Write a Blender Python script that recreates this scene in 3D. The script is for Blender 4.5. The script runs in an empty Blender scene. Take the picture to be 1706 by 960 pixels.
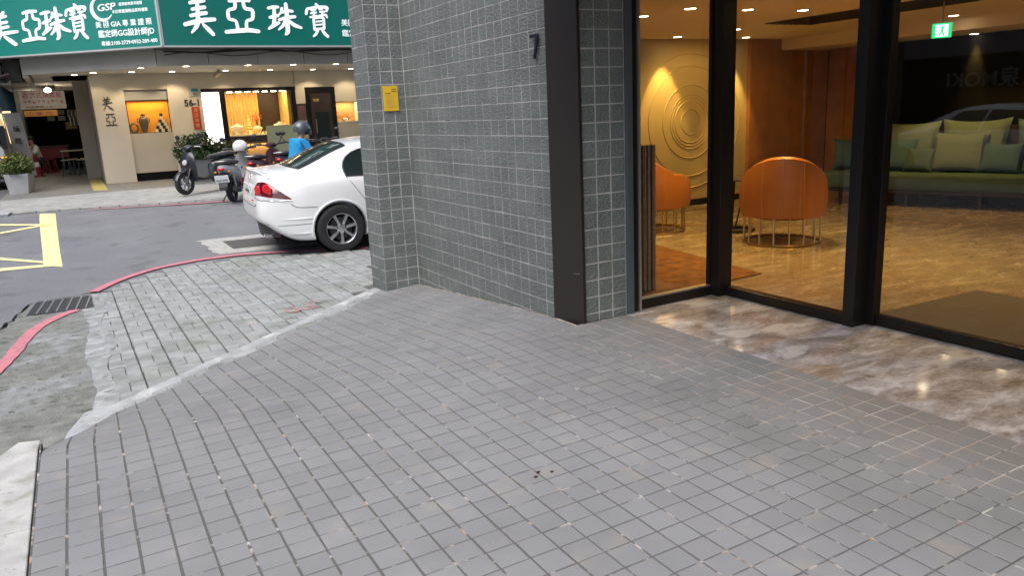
import bpy, bmesh, math, random
from mathutils import Vector, Matrix
from mathutils.bvhtree import BVHTree
R = math.radians
random.seed(7)
sc = bpy.context.scene
COL = sc.collection

# ------------------------------------------------------------------ camera, sky, sun, exposure
cam = bpy.data.cameras.new('camera'); cam.lens = 36 * 1263.06 / 1706; cam.sensor_width = 36
cam.clip_start = .05; cam.clip_end = 500
camo = bpy.data.objects.new('camera', cam); COL.objects.link(camo)
psi, pit, rol = R(29.24), R(13.243), R(2.70)
fw = Vector((math.sin(psi)*math.cos(pit), math.cos(psi)*math.cos(pit), -math.sin(pit)))
r0 = Vector((math.cos(psi), -math.sin(psi), 0)); d0 = fw.cross(r0)
rt = r0*math.cos(rol) + d0*math.sin(rol); dn = -r0*math.sin(rol) + d0*math.cos(rol)
camo.matrix_world = Matrix(((rt.x, -dn.x, -fw.x, 0), (rt.y, -dn.y, -fw.y, 0), (rt.z, -dn.z, -fw.z, 1.5), (0, 0, 0, 1)))
sc.camera = camo
SUN_EL, SUN_AZ = 58, 235
w = bpy.data.worlds.new('World'); sc.world = w; w.use_nodes = True
wn = w.node_tree.nodes; wl = w.node_tree.links
sky = wn.new('ShaderNodeTexSky'); sky.sky_type = 'NISHITA'; sky.sun_disc = False
sky.sun_elevation = R(SUN_EL); sky.sun_rotation = R(SUN_AZ); sky.air_density = 1.0; sky.dust_density = 3.0; sky.ozone_density = 1.0
wl.new(sky.outputs[0], wn['Background'].inputs[0]); wn['Background'].inputs[1].default_value = .15
sl = bpy.data.lights.new('sun', 'SUN'); sl.energy = 1.5; sl.angle = R(70); sl.color = (1, .98, .96)
so = bpy.data.objects.new('sun', sl); COL.objects.link(so)
sd = Vector((math.sin(R(SUN_AZ))*math.cos(R(SUN_EL)), math.cos(R(SUN_AZ))*math.cos(R(SUN_EL)), math.sin(R(SUN_EL))))
so.rotation_euler = sd.to_track_quat('Z', 'Y').to_euler()
vs = sc.view_settings
vs.view_transform = 'Standard'; vs.look = 'None'; vs.gamma = 1; vs.use_curve_mapping = False; vs.exposure = 1.05
sc.render.engine = 'CYCLES'
cy = sc.cycles
cy.use_denoising = True; cy.max_bounces = 6; cy.diffuse_bounces = 3; cy.glossy_bounces = 3; cy.use_adaptive_sampling = True; cy.adaptive_threshold = .02
cy.transparent_max_bounces = 16; cy.sample_clamp_indirect = 4; cy.caustics_reflective = False; cy.caustics_refractive = False

# ------------------------------------------------------------------ materials
def node(nt, t, **k):
    n = nt.nodes.new('ShaderNode' + t)
    for a, b in k.items(): setattr(n, a, b)
    return n
MATS = {}
def mk(name, col, rough=.6, metal=0, var=0, vscale=4, bump=0, bscale=60, bdist=.004, em=None, es=0, spec=.5,
       cell=None, col2=None, m2=(3, .5, .6), col3=None, m3=(12, .6, .7), coat=0, rvar=0, orand=0):
    m = bpy.data.materials.new(name); m.use_nodes = True; nt = m.node_tree; L = nt.links.new
    b = nt.nodes['Principled BSDF']; pos = node(nt, 'NewGeometry').outputs['Position']
    c = node(nt, 'RGB'); c.outputs[0].default_value = (*col, 1); cur = c.outputs[0]
    def noise(scale, detail=4):
        n = node(nt, 'TexNoise'); n.inputs['Scale'].default_value = scale; n.inputs['Detail'].default_value = detail
        L(pos, n.inputs['Vector']); return n.outputs['Fac']
    def mixc(fac, a, bcol, mode='MIX'):
        x = node(nt, 'Mix', data_type='RGBA', blend_type=mode)
        if isinstance(fac, (int, float)): x.inputs[0].default_value = fac
        else: L(fac, x.inputs[0])
        L(a, x.inputs[6])
        if isinstance(bcol, tuple): x.inputs[7].default_value = (*bcol, 1)
        else: L(bcol, x.inputs[7])
        return x.outputs[2]
    def rng(v, a0, a1, b0, b1):
        x = node(nt, 'MapRange'); L(v, x.inputs[0])
        for i, q in enumerate((a0, a1, b0, b1)): x.inputs[i+1].default_value = q
        return x.outputs[0]
    def scale_by(cur, val):
        x = node(nt, 'VectorMath', operation='SCALE'); L(cur, x.inputs[0]); L(val, x.inputs['Scale']); return x.outputs[0]
    if col2: cur = mixc(rng(noise(m2[0], 6), m2[1], m2[2], 0, 1), cur, col2)
    if col3: cur = mixc(rng(noise(m3[0], 5), m3[1], m3[2], 0, 1), cur, col3)
    if cell:
        sn = node(nt, 'VectorMath', operation='SUBTRACT'); L(pos, sn.inputs[0]); sn.inputs[1].default_value = cell[1]
        dv = node(nt, 'VectorMath', operation='DIVIDE'); L(sn.outputs[0], dv.inputs[0]); dv.inputs[1].default_value = cell[0]
        fl = node(nt, 'VectorMath', operation='FLOOR'); L(dv.outputs[0], fl.inputs[0])
        wnn = node(nt, 'TexWhiteNoise'); L(fl.outputs[0], wnn.inputs[0])
        cur = scale_by(cur, rng(wnn.outputs[0], 0, 1, 1-cell[2], 1+cell[2]))
        if len(cell) > 3: cur = mixc(rng(wnn.outputs[0], cell[4], cell[4]+.02, 0, .6), cur, cell[3])
    if orand:
        oi = node(nt, 'ObjectInfo'); cur = scale_by(cur, rng(oi.outputs['Random'], 0, 1, 1-orand, 1+orand))
    if var: cur = scale_by(cur, rng(noise(vscale, 6), .25, .75, 1-var, 1+var))
    L(cur, b.inputs['Base Color'])
    b.inputs['Roughness'].default_value = rough; b.inputs['Metallic'].default_value = metal
    b.inputs['Specular IOR Level'].default_value = spec; b.inputs['Coat Weight'].default_value = coat
    if rvar: L(rng(noise(vscale*2.3, 5), .3, .7, max(.02, rough-rvar), rough+rvar), b.inputs['Roughness'])
    if bump:
        bp = node(nt, 'Bump'); bp.inputs['Strength'].default_value = bump; bp.inputs['Distance'].default_value = bdist
        L(noise(bscale, 8), bp.inputs['Height']); L(bp.outputs[0], b.inputs['Normal'])
    if em:
        b.inputs['Emission Color'].default_value = (*em, 1); b.inputs['Emission Strength'].default_value = es
    MATS[name] = m; return m
PX, PY = .11576, .1118           # paving tile pitch
WP = .1212                       # wall tile pitch
M = {}
M['ptile'] = mk('paving_tile', (.203, .206, .209), .62, cell=((PX, PY, 9), (3.35, 0, -5), .05), var=.11, vscale=1.7, bump=.35, bscale=220, bdist=.0015, col2=(.168, .168, .17), m2=(1.4, .56, .74), col3=(.25, .235, .215), m3=(5, .57, .75), rvar=.08)
M['grout'] = mk('paving_grout', (.06, .058, .056), .9, col2=(.42, .38, .31), m2=(9, .57, .66), col3=(.14, .135, .12), m3=(40, .5, .6), bump=.5, bscale=150)
M['wgroutp_'] = mk('pale_paving_grout', (.55, .53, .50), .9, col2=(.2, .195, .19), m2=(11, .58, .66), bump=.4, bscale=150)
M['wtile'] = mk('wall_tile', (.146, .166, .158), .6, cell=((WP*2.0, WP*3.0, WP), (.013, .013, .015), .06), var=.14, vscale=3, bump=1.0, bscale=70, bdist=.02, col3=(.126, .144, .138), m3=(105, .52, .66))
M['wgrout'] = mk('wall_grout', (.41, .40, .375), .9, var=.15, vscale=6, col2=(.2, .19, .17), m2=(5, .58, .7))
M['marble'] = None
M['asphalt'] = mk('asphalt', (.16, .162, .17), .85, var=.26, vscale=70, bump=.6, bscale=180, bdist=.004, col2=(.185, .187, .195), m2=(1.1, .46, .66), col3=(.12, .122, .128), m3=(2.6, .56, .7))
M['gutter'] = mk('gutter_concrete', (.175, .18, .16), .9, var=.35, vscale=9, bump=.8, bscale=60, bdist=.012, col2=(.225, .232, .23), m2=(2.2, .54, .66), col3=(.10, .105, .08), m3=(14, .58, .68))
M['cement'] = mk('cement', (.33, .34, .345), .85, var=.22, vscale=7, bump=.3, bscale=60, col2=(.47, .47, .46), m2=(6, .55, .68), col3=(.22, .225, .21), m3=(16, .6, .7))
M['apron'] = mk('old_cement', (.25, .26, .26), .9, var=.25, vscale=8, bump=.5, bscale=60, bdist=.008, col2=(.34, .35, .35), m2=(4, .5, .65), col3=(.16, .165, .15), m3=(10, .6, .7))
M['kerb'] = mk('kerb_stone', (.40, .40, .38), .85, var=.2, vscale=8, bump=.35, bscale=70, col2=(.30, .30, .26), m2=(9, .56, .68), col3=(.2, .2, .17), m3=(45, .66, .72))
M['paver'] = mk('sidewalk_paver', (.27, .28, .275), .9, cell=((.1025, .1, 9), (0, 0, -5), .12), var=.2, vscale=5, bump=.6, bscale=120, bdist=.004, col2=(.22, .235, .21), m2=(1.6, .5, .66), col3=(.36, .30, .27), m3=(2.3, .66, .74))
M['collar'] = mk('worn_collar_concrete', (.37, .36, .33), .9, var=.2, vscale=12, bump=.4, bscale=70)
M['infill'] = mk('dark_pit_cover', (.085, .078, .075), .85, var=.3, vscale=40, bump=.6, bscale=120)
M['dirt_shade'] = mk('grime_and_contact_shade', (.10, .09, .08), .95, var=.3, vscale=20, col2=(.16, .15, .135), m2=(8, .45, .6))  # wall-foot strip: slight dirt, darkened to deepen the contact shade
M['pavebed'] = mk('paver_bed', (.10, .10, .09), .95, var=.3, vscale=20)
M['redp'] = mk('red_road_paint', (.50, .18, .21), .85, var=.18, vscale=14, col2=(.30, .17, .18), m2=(26, .56, .68), bump=.3, bscale=160)
M['yelp'] = mk('yellow_road_paint', (.76, .66, .33), .8, var=.10, vscale=9, col2=(.7, .52, .16), m2=(1.5, .60, .66), col3=(.40, .37, .24), m3=(22, .64, .70))
M['iron'] = mk('grate_iron', (.11, .105, .11), .6, metal=.6, var=.3, vscale=30)
M['steel'] = mk('pale_steel', (.45, .45, .45), .45, metal=.8)
M['bronze'] = mk('dark_bronze', (.045, .038, .035), .42, metal=.55, var=.06, rvar=.05)
M['frame'] = mk('window_frame_black', (.014, .011, .010), .32, metal=.4)
M['frameg'] = mk('door_frame_blue_grey', (.085, .105, .12), .4, metal=.3)
M['alu'] = mk('aluminium_trim', (.42, .40, .37), .4, metal=.8)
M['black'] = mk('black_plastic', (.012, .012, .013), .45)
M['darkblk'] = mk('matt_black', (.006, .006, .006), .9, spec=.15)
M['plaster'] = mk('warm_plaster', (.62, .55, .44), .8, var=.06, vscale=2, bump=.15, bscale=40)
M['plaster2'] = mk('beige_panel', (.50, .44, .34), .7, var=.07, vscale=1.5)
M['ceilp'] = mk('white_ceiling_paint', (.72, .67, .58), .8)
M['lceil'] = mk('lobby_ceiling_paint', (.78, .66, .48), .75)
M['ringw'] = mk('textured_plaster_wall', (.50, .39, .20), .75, var=.05, vscale=3, bump=.15, bscale=90)
M['wood'] = mk('orange_wood_panel', (.40, .17, .055), .38, var=.18, vscale=5)
M['dwood'] = mk('dark_wood', (.035, .022, .014), .4, var=.3, vscale=8)
M['slatw'] = mk('walnut_slat', (.34, .20, .11), .5, var=.25, vscale=18)
M['leather'] = mk('tan_leather', (.31, .105, .019), .42, var=.08, vscale=8, bump=.15, bscale=160)
M['brass'] = mk('brass', (.55, .36, .16), .3, metal=1)
M['fabric'] = mk('green_fabric', (.075, .122, .098), .9, var=.08, vscale=12, bump=.25, bscale=400, bdist=.002)
M['fabric2'] = mk('pale_green_fabric', (.14, .182, .14), .9, var=.08, vscale=12, bump=.25, bscale=400, bdist=.002)
M['fabric3'] = mk('teal_fabric', (.052, .112, .125), .9, var=.1, vscale=12, bump=.25, bscale=400, bdist=.002)
M['rug'] = mk('orange_rug', (.20, .08, .013), .95, var=.35, vscale=9, bump=.5, bscale=220, col2=(.13, .045, .015), m2=(6, .52, .62))
M['mat'] = mk('entrance_mat', (.10, .075, .055), .95, var=.2, vscale=200, bump=.6, bscale=500)
M['white'] = mk('white_paint', (.75, .75, .74), .5)
M['carw'] = mk('white_car_paint', (.78, .79, .80), .28, coat=.8, spec=.5)
M['glassd'] = mk('tinted_glass', (.012, .02, .019), .06, spec=.8)
M['tyre'] = mk('tyre_rubber', (.016, .016, .017), .8, var=.2, vscale=30)
M['rim'] = mk('alloy_rim', (.68, .68, .69), .26, metal=.9)
M['redlens'] = mk('red_lens', (.55, .012, .018), .12, coat=.6)
M['dredlens'] = mk('dark_red_lens', (.10, .004, .008), .15, coat=.6)
M['clear'] = mk('clear_lens', (.55, .55, .56), .12, coat=.5)
M['plate'] = mk('licence_plate_white', (.70, .71, .72), .4)
M['platet'] = mk('plate_ink', (.03, .06, .05), .5)
M['chrome'] = mk('chrome', (.7, .7, .72), .12, metal=1)
M['gap'] = mk('panel_gap', (.10, .10, .105), .6)
M['scdark'] = mk('navy_scooter_paint', (.018, .021, .028), .35, coat=.3)
M['scsilver'] = mk('silver_scooter_paint', (.36, .365, .37), .38, metal=.3, coat=.3)
M['scblack'] = mk('black_scooter_paint', (.012, .012, .016), .3, coat=.4)
M['scpurple'] = mk('maroon_scooter_paint', (.05, .015, .025), .35, coat=.3)
M['scwhite'] = mk('white_scooter_paint', (.6, .6, .6), .35, coat=.3)
M['seat'] = mk('scooter_seat_vinyl', (.05, .05, .052), .45, bump=.2, bscale=200)
M['engine'] = mk('engine_metal', (.05, .05, .05), .5, metal=.7)
M['helmw'] = mk('white_helmet', (.75, .73, .70), .3, coat=.5)
M['helmg'] = mk('grey_helmet', (.07, .08, .095), .3, coat=.5)
M['blue'] = mk('bright_blue_jacket', (.012, .26, .55), .7, var=.1, vscale=8)
M['skin'] = mk('skin', (.42, .24, .16), .6)
M['trouser'] = mk('dark_trousers', (.03, .03, .045), .8)
M['wshirt'] = mk('white_shirt', (.65, .65, .66), .8)
M['hair'] = mk('black_hair', (.01, .009, .008), .5)
M['green'] = mk('green_sign_face', (.003, .10, .082), .35, em=(.002, .33, .27), es=.17)
M['greend'] = mk('deep_green_sign_face', (.003, .075, .062), .35, em=(.003, .25, .20), es=.12)
M['signw'] = mk('white_sign_letter', (.80, .80, .80), .5, em=(.85, .86, .88), es=.25)
M['signfr'] = mk('sign_frame', (.55, .55, .54), .4, metal=.5)
M['grey_tile'] = mk('beam_cladding', (.40, .375, .33), .7, var=.08, vscale=2)
M['grime'] = mk('grimy_metal', (.06, .058, .058), .7, var=.4, vscale=4)
M['amber'] = mk('amber_display_back', (.62, .27, .02), .7)
M['gold'] = mk('gold_curtain', (.55, .36, .12), .6, var=.15, vscale=6)
M['cream'] = mk('cream_display', (.75, .66, .45), .6)
M['lampw'] = mk('lamp_lens_warm', (.9, .8, .6), .5, em=(1, .86, .62), es=9)
M['lampl'] = mk('lobby_lamp_lens', (.9, .8, .6), .5, em=(1, .80, .50), es=10)
M['lightbox'] = mk('white_lightbox', (.9, .9, .85), .5, em=(1, .95, .84), es=1.5)
M['exitg'] = mk('exit_sign_green', (.01, .4, .14), .5, em=(.008, .55, .17), es=.8)
M['exitw'] = mk('exit_sign_white', (.8, .9, .85), .5, em=(.45, 1, .62), es=1.3)
M['redsign'] = mk('red_plaque', (.52, .035, .03), .5)
M['goldt'] = mk('gold_print', (.62, .42, .12), .5)
M['yellow'] = mk('yellow_notice', (.66, .42, .02), .6, var=.06, vscale=30)
M['ink'] = mk('dark_ink', (.02, .018, .02), .6)
M['darktxt'] = mk('navy_metal_numeral', (.012, .013, .025), .4)
M['leaf'] = mk('hedge_leaf', (.085, .13, .03), .6, orand=0, cell=((.05, .05, .05), (0, 0, 0), .45), col2=(.16, .17, .05), m2=(9, .5, .6))
M['leafd'] = mk('dark_leaf', (.04, .085, .025), .6, cell=((.05, .05, .05), (0, 0, 0), .45), col2=(.12, .13, .05), m2=(9, .55, .62))
M['soil'] = mk('soil', (.04, .03, .02), .95)
M['planter'] = mk('concrete_planter', (.40, .40, .39), .85, var=.15, vscale=5)
M['planterd'] = mk('grey_planter', (.14, .145, .15), .7, var=.1, vscale=5)
M['arcade'] = mk('arcade_floor', (.17, .17, .16), .5, var=.15, vscale=3, rvar=.1)
M['oppave'] = mk('far_pavement', (.30, .30, .28), .9, var=.2, vscale=6, bump=.4, bscale=80, cell=((.2, .2, 9), (0, 0, -5), .1))
M['bld'] = mk('grey_render', (.27, .26, .25), .8, var=.15, vscale=.6)
M['bldd'] = mk('dark_render', (.10, .095, .09), .8, var=.2, vscale=.8)
M['stool'] = mk('stool_metal', (.10, .14, .15), .5, metal=.5)
M['table'] = mk('table_top', (.42, .38, .28), .5)
M['redplastic'] = mk('red_plastic', (.20, .014, .018), .45)
M['brown'] = mk('brown_awning', (.12, .06, .05), .7, var=.2, vscale=5)
M['orange'] = mk('orange_sign', (.40, .17, .03), .5, em=(.7, .3, .05), es=.06)
M['signbd'] = mk('white_signboard', (.42, .40, .40), .6)
M['purpt'] = mk('maroon_lettering', (.25, .05, .09), .6)
M['vanw'] = mk('van_paint', (.62, .62, .62), .35, coat=.4)
M['amberl'] = mk('amber_lamp', (.8, .25, .02), .3, em=(1, .35, .04), es=2.5)
M['warmwin'] = mk('lit_shop_window', (.8, .6, .3), .5, em=(1, .72, .35), es=.9)
M['tealc'] = mk('teal_canvas', (.03, .08, .10), .8)
M['vase'] = mk('dark_ceramic', (.10, .075, .04), .25)
M['redflower'] = mk('red_flowers', (.5, .08, .02), .6)
M['mirror'] = mk('mirror_glass', (.75, .77, .8), .08, metal=1)
M['wood2'] = mk('pale_wood', (.42, .26, .10), .6)
M['tact'] = mk('yellow_tactile', (.5, .40, .12), .7)
M['rust'] = mk('dried_leaf', (.05, .02, .015), .8)
def glassmat(name, tint=(1, 1, 1)):
    m = bpy.data.materials.new(name); m.use_nodes = True; nt = m.node_tree; L = nt.links.new
    nt.nodes.remove(nt.nodes['Principled BSDF'])
    lw = node(nt, 'LayerWeight'); lw.inputs[0].default_value = .5
    pw = node(nt, 'Math', operation='POWER'); L(lw.outputs['Facing'], pw.inputs[0]); pw.inputs[1].default_value = 4.0
    ma = node(nt, 'Math', operation='MULTIPLY_ADD'); L(pw.outputs[0], ma.inputs[0]); ma.inputs[1].default_value = .9; ma.inputs[2].default_value = .055
    tr = node(nt, 'BsdfTransparent'); tr.inputs[0].default_value = (*tint, 1)
    gl = node(nt, 'BsdfGlossy'); gl.inputs['Roughness'].default_value = .01
    mx = node(nt, 'MixShader'); L(ma.outputs[0], mx.inputs[0]); L(tr.outputs[0], mx.inputs[1]); L(gl.outputs[0], mx.inputs[2])
    L(mx.outputs[0], nt.nodes['Material Output'].inputs[0]); return m
M['glass'] = glassmat('clear_glass', (.93, .94, .93))
M['shopglass'] = glassmat('shop_glass', (.96, .96, .95))
def marble(name='polished_marble', K=1.0, tint=(1, 1, 1), bl=.60, cs=1.0):
    m = bpy.data.materials.new(name); m.use_nodes = True; nt = m.node_tree; L = nt.links.new
    b = nt.nodes['Principled BSDF']; pos = node(nt, 'NewGeometry').outputs['Position']
    mp = node(nt, 'Mapping'); mp.inputs['Rotation'].default_value = (0, 0, .5); mp.inputs['Scale'].default_value = (1, 2.0, 1); L(pos, mp.inputs[0])
    def nz(s, d, dist=0, v=None):
        n = node(nt, 'TexNoise'); n.inputs['Scale'].default_value = s; n.inputs['Detail'].default_value = d; n.inputs['Distortion'].default_value = dist
        L(v or mp.outputs[0], n.inputs['Vector']); return n.outputs['Fac']
    def ramp(v, *st):
        r = node(nt, 'ValToRGB'); L(v, r.inputs[0]); e = r.color_ramp.elements
        while len(e) < len(st): e.new(.5)
        for q, (p, c) in zip(e, st): q.position = p; q.color = (*c, 1)
        return r.outputs[0]
    tc = lambda *q: tuple(min(.8, a*K*t_) for a, t_ in zip(q, tint))
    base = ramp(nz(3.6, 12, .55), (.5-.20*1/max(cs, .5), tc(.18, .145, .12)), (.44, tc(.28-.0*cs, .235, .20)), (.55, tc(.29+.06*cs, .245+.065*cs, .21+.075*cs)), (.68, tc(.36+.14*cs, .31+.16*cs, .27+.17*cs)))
    v1 = nz(1.5, 9, .7); a1 = node(nt, 'Math', operation='SUBTRACT'); L(v1, a1.inputs[0]); a1.inputs[1].default_value = .5
    ab = node(nt, 'Math', operation='ABSOLUTE'); L(a1.outputs[0], ab.inputs[0])
    vein = ramp(ab.outputs[0], (0, (1, 1, 1)), (.004, (.7, .7, .7)), (.011, (0, 0, 0)))
    blot = ramp(nz(2.0, 12, .4), (bl, (0, 0, 0)), (bl+.06, (1, 1, 1)))
    brek = ramp(nz(3.1, 4), (.46, (0, 0, 0)), (.6, (1, 1, 1)))
    def mix(f, a, c, k=1.0):
        x = node(nt, 'Mix', data_type='RGBA'); 
        q = node(nt, 'Math', operation='MULTIPLY'); L(f, q.inputs[0]); q.inputs[1].default_value = k
        L(q.outputs[0], x.inputs[0]); L(a, x.inputs[6]); x.inputs[7].default_value = (*c, 1); return x.outputs[2]
    vm = node(nt, 'Math', operation='MULTIPLY'); L(vein, vm.inputs[0]); L(brek, vm.inputs[1])
    fine = ramp(nz(24, 10, .3), (.34, (.80, .79, .78)), (.5, (1, 1, 1)), (.68, (1.14, 1.14, 1.14)))
    mu = node(nt, 'Mix', data_type='RGBA', blend_type='MULTIPLY'); mu.inputs[0].default_value = 1; L(base, mu.inputs[6]); L(fine, mu.inputs[7]); base = mu.outputs[2]
    v2 = nz(3.3, 8, .5); a2 = node(nt, 'Math', operation='SUBTRACT'); L(v2, a2.inputs[0]); a2.inputs[1].default_value = .52
    ab2 = node(nt, 'Math', operation='ABSOLUTE'); L(a2.outputs[0], ab2.inputs[0]); base = mix(ramp(ab2.outputs[0], (0, (1, 1, 1)), (.004, (.5, .5, .5)), (.009, (0, 0, 0))), base, (.55, .50, .45), .45)
    c = mix(vm.outputs[0], base, (.62, .57, .51), .75); c = mix(blot, c, (.62, .60, .58), .8); c = mix(ramp(nz(1.3, 6, .6), (.55, (0, 0, 0)), (.68, (1, 1, 1))), c, (.30, .19, .10), .55)
    L(c, b.inputs['Base Color']); b.inputs['Roughness'].default_value = .08; b.inputs['Specular IOR Level'].default_value = .55
    return m
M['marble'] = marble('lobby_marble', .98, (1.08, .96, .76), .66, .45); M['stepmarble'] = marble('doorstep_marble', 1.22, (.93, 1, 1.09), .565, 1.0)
def groutmat():
    m = mk('paving_grout_mixed', (.06, .058, .056), .92, bump=.5, bscale=150); nt = m.node_tree; L = nt.links.new
    pos = node(nt, 'NewGeometry').outputs['Position']; sp = node(nt, 'SeparateXYZ'); L(pos, sp.inputs[0])
    def nz(s): 
        n = node(nt, 'TexNoise'); n.inputs['Scale'].default_value = s; n.inputs['Detail'].default_value = 5; L(pos, n.inputs['Vector']); return n.outputs['Fac']
    def mr(v, a, b_, c, d):
        x = node(nt, 'MapRange'); L(v, x.inputs[0])
        for i, q in enumerate((a, b_, c, d)): x.inputs[i+1].default_value = q
        return x.outputs[0]
    ad = node(nt, 'Math', operation='ADD'); L(nz(13), ad.inputs[0]); L(mr(sp.outputs[0], 2.55, 3.0, 0, .24), ad.inputs[1])
    fac = mr(ad.outputs[0], .575, .66, 0, .92)
    mx = node(nt, 'Mix', data_type='RGBA'); L(fac, mx.inputs[0]); mx.inputs[6].default_value = (.095, .093, .088, 1)
    m2 = node(nt, 'Mix', data_type='RGBA'); L(mr(nz(4), .4, .6, 0, 1), m2.inputs[0]); m2.inputs[6].default_value = (.50, .47, .42, 1); m2.inputs[7].default_value = (.40, .30, .22, 1)
    L(m2.outputs[2], mx.inputs[7]); L(mx.outputs[2], nt.nodes['Principled BSDF'].inputs['Base Color']); return m
M['grout'] = groutmat(); M['wgroutp'] = M['grout']

# ------------------------------------------------------------------ builders
def tag(o, label=None, cat=None, group=None, kind=None):
    for k, v in (('label', label), ('category', cat), ('group', group), ('kind', kind)):
        if v: o[k] = v
    return o
def thing(name, label, cat, loc=(0, 0, 0), rz=0, group=None, kind=None):
    o = bpy.data.objects.new(name, None); COL.objects.link(o); o.empty_display_size = .1
    o.location = loc; o.rotation_euler = (0, 0, rz); return tag(o, label, cat, group, kind)
def setm(me, mat):
    if isinstance(mat, (list, tuple)):
        for q in mat: me.materials.append(M[q] if isinstance(q, str) else q)
    else: me.materials.append(M[mat] if isinstance(mat, str) else mat)
class MB:
    def __init__(s): s.v = []; s.f = []
    def add(s, vs, fs):
        n = len(s.v); s.v += [tuple(q) for q in vs]; s.f += [tuple(i+n for i in q) for q in fs]; return s
    def box(s, x0, x1, y0, y1, z0, z1):
        return s.add([(x, y, z) for z in (z0, z1) for x, y in ((x0, y0), (x1, y0), (x1, y1), (x0, y1))],
                     [(3, 2, 1, 0), (4, 5, 6, 7), (0, 1, 5, 4), (1, 2, 6, 5), (2, 3, 7, 6), (3, 0, 4, 7)])
    def obox(s, c, sz, rz=0, rx=0, ry=0):
        m = Matrix.Rotation(rz, 3, 'Z') @ Matrix.Rotation(ry, 3, 'Y') @ Matrix.Rotation(rx, 3, 'X'); c = Vector(c)
        vs = [c + m @ Vector((x*sz[0]/2, y*sz[1]/2, z*sz[2]/2)) for z in (-1, 1) for x, y in ((-1, -1), (1, -1), (1, 1), (-1, 1))]
        return s.add(vs, [(3, 2, 1, 0), (4, 5, 6, 7), (0, 1, 5, 4), (1, 2, 6, 5), (2, 3, 7, 6), (3, 0, 4, 7)])
    def prism(s, poly, z0, z1, fn=None):
        fn = fn or (lambda a, b, c: (a, b, c)); n = len(poly)
        g = (lambda z, a, b: z(a, b) if callable(z) else z)
        vs = [fn(a, b, g(z0, a, b)) for a, b in poly] + [fn(a, b, g(z1, a, b)) for a, b in poly]
        return s.add(vs, [tuple(range(n))[::-1], tuple(range(n, 2*n))] + [(i, (i+1) % n, n+(i+1) % n, n+i) for i in range(n)])
    def tube(s, pts, r, n=8, closed=False):
        pts = [Vector(p) for p in pts]; N = len(pts); base = len(s.v); up = None
        for i, p in enumerate(pts):
            a = pts[(i-1) % N] if (closed or i > 0) else p; b = pts[(i+1) % N] if (closed or i < N-1) else p
            t = (b-a).normalized()
            if up is None:
                up = Vector((0, 0, 1)) if abs(t.z) < .9 else Vector((1, 0, 0))
            sx = t.cross(up).normalized(); up = sx.cross(t).normalized(); rr = r[i] if isinstance(r, (list, tuple)) else r
            for k in range(n):
                an = 2*math.pi*k/n; s.v.append(tuple(p + sx*math.cos(an)*rr + up*math.sin(an)*rr))
        for i in range(N if closed else N-1):
            j = (i+1) % N
            for k in range(n): s.f.append((base+i*n+k, base+i*n+(k+1) % n, base+j*n+(k+1) % n, base+j*n+k))
        if not closed:
            s.f.append(tuple(base+k for k in range(n))[::-1]); s.f.append(tuple(base+(N-1)*n+k for k in range(n)))
        return s
    def lathe(s, prof, n=24, c=(0, 0, 0), axis='z', cap=True):
        base = len(s.v); c = Vector(c)
        for r, h in prof:
            for k in range(n):
                a = 2*math.pi*k/n; x, y = r*math.cos(a), r*math.sin(a)
                p = (x, y, h) if axis == 'z' else ((h, x, y) if axis == 'x' else (x, h, y)); s.v.append(tuple(c+Vector(p)))
        for i in range(len(prof)-1):
            for k in range(n): s.f.append((base+i*n+k, base+i*n+(k+1) % n, base+(i+1)*n+(k+1) % n, base+(i+1)*n+k))
        if cap:
            s.f.append(tuple(base+k for k in range(n))[::-1]); s.f.append(tuple(base+(len(prof)-1)*n+k for k in range(n)))
        return s
    def loft(s, rings):
        n = len(rings[0]); base = len(s.v)
        for q in rings: s.v += [tuple(p) for p in q]
        for i in range(len(rings)-1):
            for k in range(n): s.f.append((base+i*n+k, base+i*n+(k+1) % n, base+(i+1)*n+(k+1) % n, base+(i+1)*n+k))
        s.f.append(tuple(base+k for k in range(n))[::-1]); s.f.append(tuple(base+(len(rings)-1)*n+k for k in range(n))); return s
    def grid(s, fn, nu, nv):
        base = len(s.v)
        for i in range(nu+1):
            for j in range(nv+1): s.v.append(tuple(fn(i/nu, j/nv)))
        for i in range(nu):
            for j in range(nv):
                a = base+i*(nv+1)+j; s.f.append((a, a+nv+1, a+nv+2, a+1))
        return s
    def ball(s, c, rx, ry=None, rz=None, n=12, z0=-1.0):
        ry = ry or rx; rz = rz or rx; pr = []
        m = n//2+1
        for i in range(m+1):
            t = math.asin(z0)+(math.pi/2-math.asin(z0))*i/m; pr.append((max(1e-4, math.cos(t)), math.sin(t)))
        base = len(s.v); s.lathe(pr, n); 
        for i in range(base, len(s.v)):
            x, y, z = s.v[i]; s.v[i] = (c[0]+x*rx, c[1]+y*ry, c[2]+z*rz)
        return s
    def build(s, name, mat, parent=None, smooth=False, bevel=0, recalc=True, sub=0):
        me = bpy.data.meshes.new(name); me.from_pydata(s.v, [], s.f)
        if recalc:
            b = bmesh.new(); b.from_mesh(me); bmesh.ops.recalc_face_normals(b, faces=b.faces); b.to_mesh(me); b.free()
        setm(me, mat); o = bpy.data.objects.new(name, me); COL.objects.link(o)
        if parent: o.parent = parent
        if bevel:
            q = o.modifiers.new('b', 'BEVEL'); q.width = bevel; q.segments = 2; q.limit_method = 'ANGLE'
        if sub:
            q = o.modifiers.new('s', 'SUBSURF'); q.levels = sub; q.render_levels = sub
        if smooth or sub:
            me.polygons.foreach_set('use_smooth', [True]*len(me.polygons))
            if smooth and not sub: 
                try: me.set_sharp_from_angle(angle=R(40))
                except Exception: pass
        me.update(); return o
def struct(o, label=None): o['kind'] = 'structure'; return o
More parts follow.
